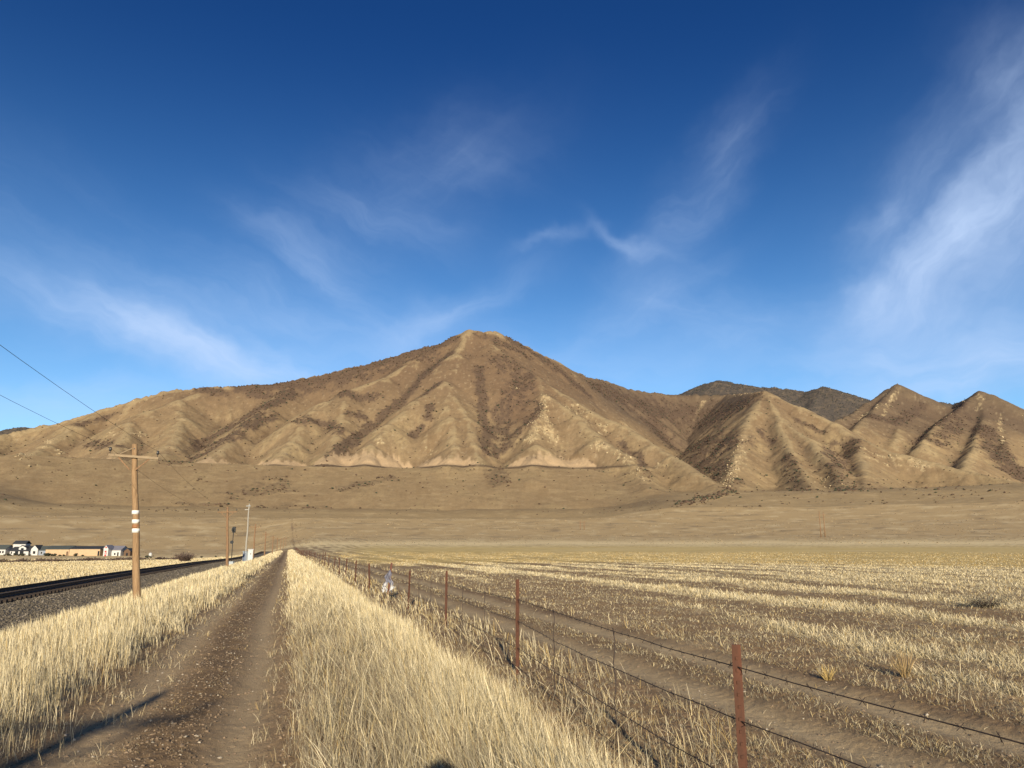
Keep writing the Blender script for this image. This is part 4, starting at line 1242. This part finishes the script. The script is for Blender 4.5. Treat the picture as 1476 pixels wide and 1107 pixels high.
building('shed', 'low white shed with a lilac grey metal roof right of the barn', 'shed', 162.5, 180.5, YB, 792.2, 786.8, 10, 'x', M_WHITE, M_ROOF_L, [(.15, .3, .8, 2.0), (.5, .62, .8, 2.0)], [(.75, .86, .2, 2.4)])
building('shed', 'small dark brown gabled hut at the end of the row of sheds', 'shed', 182.5, 191.5, YB, 793.6, 790, 5, 'y', M_BROWN, M_ROOF, [], [(.35, .65, .2, 2.0)], 0, M_PANE)
x, y, z = xz(218, 470)
t = tag(empty('water_tank', (x, y, z)), 'small white tank in the meadow just right of the tall brown pole', 'tank')
MB().tube([(0, 0, -.2), (0, 0, 1.9)], .9, 16).build('tank_body', M_WHITE, t, True)
MB().tube([(0, 0, 1.88), (0, 0, 2.15), (0, 0, 2.3)], [.93, .5, .12], 16).build('lid', M_WHITE, t)

# ------------------------------------------------------------------ shrubs
def twig_mesh(n, r, h, w, seed, spread=.9, droop=.15):
    rs = np.random.default_rng(seed)
    V, F, Z = [], [], []
    for k in range(n):
        a = rs.random() * 6.283
        out = rs.random() ** .6 * spread
        L_ = rs.uniform(.6, 1.0)
        base = Vector((math.cos(a), math.sin(a), 0)) * r * .25 * rs.random()
        tip = Vector((math.cos(a) * r * out, math.sin(a) * r * out, h * L_ * math.sqrt(max(.08, 1 - .75 * out * out))))
        b = rs.random() * 3.14
        side = Vector((math.cos(b), math.sin(b), 0)) * w
        prev = None
        for q in range(4):
            t = q / 3
            p = base.lerp(base + tip, t) + Vector((rs.normal(0, .04 * r), rs.normal(0, .04 * r), droop * h * math.sin(t * 3.14) * .5)) * t
            i0 = len(V)
            V += [p - side * (1 - .7 * t), p + side * (1 - .7 * t)]
            if prev is not None:
                F.append((prev, prev + 1, i0 + 1, i0))
            prev = i0
    return V, F
def shrub(name, label, cat, loc, r, h, n, w, twig_mat, leaf_mat=None, leaves=0, seed=0, group=None, ls=.05):
    V, F = twig_mesh(n, r, h, w, seed)
    t = tag(empty(name, loc), label, cat, group)
    MB().add(V, F).build('stems', twig_mat, t)
    if leaves:
        rs = np.random.default_rng(seed + 50)
        m = MB()
        for k in range(leaves):
            q = V[rs.integers(len(V) // 3, len(V))]
            c = Vector(q) + Vector(rs.normal(0, .05 * r, 3))
            nrm = Vector(rs.normal(0, 1, 3)).normalized()
            a = nrm.orthogonal().normalized() * ls * rs.uniform(.6, 1.4)
            b = nrm.cross(a) * .6
            m.add([c - a, c + b, c + a, c - b], [(0, 1, 2, 3)])
        m.build('foliage', leaf_mat, t)
    return t
M_TWIG = mat('grey_purple_twigs', (.135, .092, .072), (.085, .058, .048), 8, .95)
M_TWIG_D = mat('dark_twigs', (.07, .052, .04), (.045, .034, .027), 8, .95)
M_SAGE = mat('sage_leaves', (.22, .195, .135), (.14, .125, .085), 8, .95)
M_DARKLEAF = mat('dark_evergreen_leaves', (.055, .058, .036), (.034, .038, .024), 8, .95)
x, y, z = xz(268, 205)
shrub('bare_shrub', 'round leafless purple brown shrub beyond the railway', 'shrub', (x, y, z), 3.0, 2.5, 520, .035, M_TWIG, M_TWIG, 900, 1, None, .14)
x, y, z = xz(1412, 21.5)
shrub('sagebrush', 'low dark sagebrush in the pale field grass near the right edge', 'shrub', (x, y, z), .66, .36, 300, .005, M_TWIG, M_SAGE, 1300, 2, None, .018)
x, y, z = xz(1286, 10.6)
shrub('dry_weed', 'reddish straw weed standing at the edge of the second track', 'weed', (x, y, z), .20, .40, 90, .004, mat('reddish_straw', (.40, .28, .13), (.30, .21, .1), 8, .95), None, 0, 6)
x, y, z = xz(1178, 10.4)
shrub('dry_weed', 'small yellow weed tuft at the edge of the second track', 'weed', (x, y, z), .16, .20, 70, .004, mat('yellow_straw', (.50, .36, .14), (.38, .27, .1), 8, .95), None, 0, 7)
def copy_tree(o, parent=None):
    c = o.copy()
    COL.objects.link(c)
    if parent:
        c.parent = parent
    for ch in list(o.children):
        copy_tree(ch, c)
    return c
rs = random.Random(4)
proto = None
for i in range(24):
    px = rs.choice((rs.uniform(74, 122), rs.uniform(74, 122), rs.uniform(2, 76), rs.uniform(2, 76), rs.uniform(200, 320)))
    Y = 462 if px < 130 else rs.uniform(300, 420)
    x, y, z = xz(px, Y)
    if proto is None:
        proto = shrub('round_bush', 'dark round bush in front of the houses and sheds', 'bush', (0, 0, 0), 1.1, 1.7, 50, .05, M_TWIG_D, M_DARKLEAF, 420, 12, 'dark bushes around the farm buildings', .2)
        o = proto
    else:
        o = copy_tree(proto)
    o['label'] = 'dark round bush in front of the houses and sheds' if px < 130 else 'dark round bush on the pale meadow right of the sheds'
    o['group'] = 'dark bushes in front of the houses' if px < 130 else 'dark bushes right of the sheds'
    o.location = (x, y, z - .1)
    s = rs.uniform(.6, 1.25)
    o.scale = (s * rs.uniform(.8, 1.5), s, s)
    o.rotation_euler = (0, 0, rs.uniform(0, 6))
# brushy line across the meadow
proto = None
for i in range(46):
    px = 2 + 262 * (i + rs.uniform(-.4, .4)) / 46
    Y = lerp(235, 330, px / 262) + rs.uniform(-12, 12)
    x, y, z = xz(px, Y)
    if proto is None:
        proto = shrub('brush_clump', 'grey brown brush clump in the line across the meadow', 'brush', (0, 0, 0), 1.6, 1.0, 60, .05, M_TWIG, M_TWIG, 260, 22, 'brush line across the left meadow', .16)
        o = proto
    else:
        o = copy_tree(proto)
    o.location = (x, y, z - .05)
    s = rs.uniform(.7, 1.3)
    o.scale = (s * rs.uniform(1, 2.0), s, s * rs.uniform(.6, 1.1))
    o.rotation_euler = (0, 0, rs.uniform(0, 6))

# ------------------------------------------------------------------ transmission line structures out on the fan
for pa, pb, ytop, Y, lab in ((1184.6, 1190.6, 737, 560, 'twin pole power structure standing in the field below the right hills'),
                             (837.0, 842.6, 751, 800, 'small distant twin pole power structure below the canyon mouth'),
                             (292, 297.2, 767, 1050, 'tiny distant twin pole power structure beyond the railway')):
    xa, y, _ = xz(pa, Y)
    xb = xz(pb, Y)[0]
    z = gz1((xa + xb) / 2, Y)
    ht = H + (787 - ytop) / 1131 * Y - z
    t = tag(empty('power_structure', ((xa + xb) / 2, Y, z)), lab, 'power pole', 'twin pole power structures')
    hw = (xb - xa) / 2
    for s in (-1, 1):
        MB().tube([(s * hw, 0, -.5), (s * hw, 0, ht * .5), (s * hw, 0, ht * (1 if s < 0 else .96))], [.40, .34, .27], 8).build('pole', M_WOOD_FAR, t, True)
    MB().box((0, -.2, ht * .86), (hw * 2 + 3.4, .12, .16)).build('crossarm', M_WOOD_FAR, t)

# ------------------------------------------------------------------ the viewer, whose head's shadow falls on the grass
M_SKIN = mat('skin', (.50, .31, .22), (.45, .27, .19), 20, .6)
M_JACKET = mat('navy_jacket', (.035, .045, .075), (.025, .032, .055), 12, .9)
M_JEANS = mat('blue_jeans', (.06, .085, .14), (.045, .065, .11), 14, .9)
M_HAT = mat('black_beanie', (.02, .02, .022), (.03, .03, .033), 30, .95)
def skinned(name, joints, edges, mat_, parent, sub=2):
    me = bpy.data.meshes.new(name)
    me.from_pydata([j[0] for j in joints], edges, [])
    o = bpy.data.objects.new(name, me)
    COL.objects.link(o)
    o.parent = parent
    md = o.modifiers.new('skin', 'SKIN')
    md.use_smooth_shade = True
    sk = me.skin_vertices[0].data
    for i, j in enumerate(joints):
        rr = j[1]
        sk[i].radius = rr if hasattr(rr, '__len__') else (rr, rr)
        sk[i].use_root = (i == 0)
    ss = o.modifiers.new('subdiv', 'SUBSURF')
    ss.levels = ss.render_levels = sub
    me.materials.append(mat_)
    return o
gx, gy = .0, -.36
per = tag(empty('person', (gx, gy, gz1(gx, gy))), 'person in a navy jacket and black beanie standing behind the view with raised hands', 'person')
per.scale = (1.05, 1.05, 1.05)
J = [((0, 0, .95), (.15, .11)), ((0, 0, 1.15), (.145, .10)), ((0, 0, 1.36), (.16, .10)), ((0, .01, 1.49), .055), ((0, .02, 1.56), .052), ((0, .03, 1.64), (.075, .095)), ((0, .02, 1.72), (.07, .085)),
     ((-.18, 0, 1.42), .06), ((-.25, .12, 1.22), .045), ((-.10, .27, 1.46), .034), ((-.06, .30, 1.52), .026),
     ((.18, 0, 1.42), .06), ((.25, .12, 1.22), .045), ((.10, .27, 1.46), .034), ((.06, .30, 1.52), .026),
     ((-.10, 0, .86), .09), ((-.11, .02, .48), .06), ((-.12, 0, .09), .042), ((-.13, .14, .04), .04),
     ((.10, 0, .86), .09), ((.11, .02, .48), .06), ((.12, 0, .09), .042), ((.13, .14, .04), .04)]
Ed = [(0, 1), (1, 2), (2, 3), (3, 4), (4, 5), (5, 6), (2, 7), (7, 8), (8, 9), (9, 10), (2, 11), (11, 12), (12, 13), (13, 14), (0, 15), (15, 16), (16, 17), (17, 18), (0, 19), (19, 20), (20, 21), (21, 22)]
skinned('body', J, Ed, M_SKIN, per)
big = lambda r, k: tuple(a * k for a in r) if hasattr(r, '__len__') else (r * k, r * k)
skinned('jacket', [(J[i][0], big(J[i][1], 1.22)) for i in (0, 1, 2, 7, 8, 9, 11, 12, 13)], [(0, 1), (1, 2), (2, 3), (3, 4), (4, 5), (2, 6), (6, 7), (7, 8)], M_JACKET, per)
skinned('trousers', [(J[i][0], big(J[i][1], 1.2)) for i in (0, 15, 16, 17, 19, 20, 21)], [(0, 1), (1, 2), (2, 3), (0, 4), (4, 5), (5, 6)], M_JEANS, per)
m = MB()
for q in range(7):
    pass
m.tube([(0, .02, 1.67), (0, .02, 1.72), (0, .015, 1.77), (0, .01, 1.81), (0, .01, 1.835)], [.108, .112, .10, .065, .02], 18)
m.build('beanie', M_HAT, per, True)
for s in (-1, 1):
    MB().blob((s * .03, .118, 1.655), .012, 1, .0).build('eye', M_BLACK, per, True)
    for q in range(4):
        skinned('finger', [((s * .058, .305, 1.525 + .018 * q), .009), ((s * .066, .335, 1.53 + .019 * q), .009), ((s * .05, .35, 1.53 + .019 * q), .008), ((s * .036, .348, 1.53 + .019 * q), .007)],
                [(0, 1), (1, 2), (2, 3)], M_SKIN, per, 1)
    skinned('thumb', [((s * .055, .29, 1.52), .011), ((s * .045, .30, 1.55), .01), ((s * .03, .312, 1.575), .009)], [(0, 1), (1, 2)], M_SKIN, per, 1)
MB().bar((-.037, .345, 1.635), (.037, .345, 1.635), .009, .15).build('phone', M_BLACK, None)
ph = bpy.data.objects['phone']
ph.location = per.location
tag(ph, 'black phone held up in both hands of the person behind the view', 'phone')
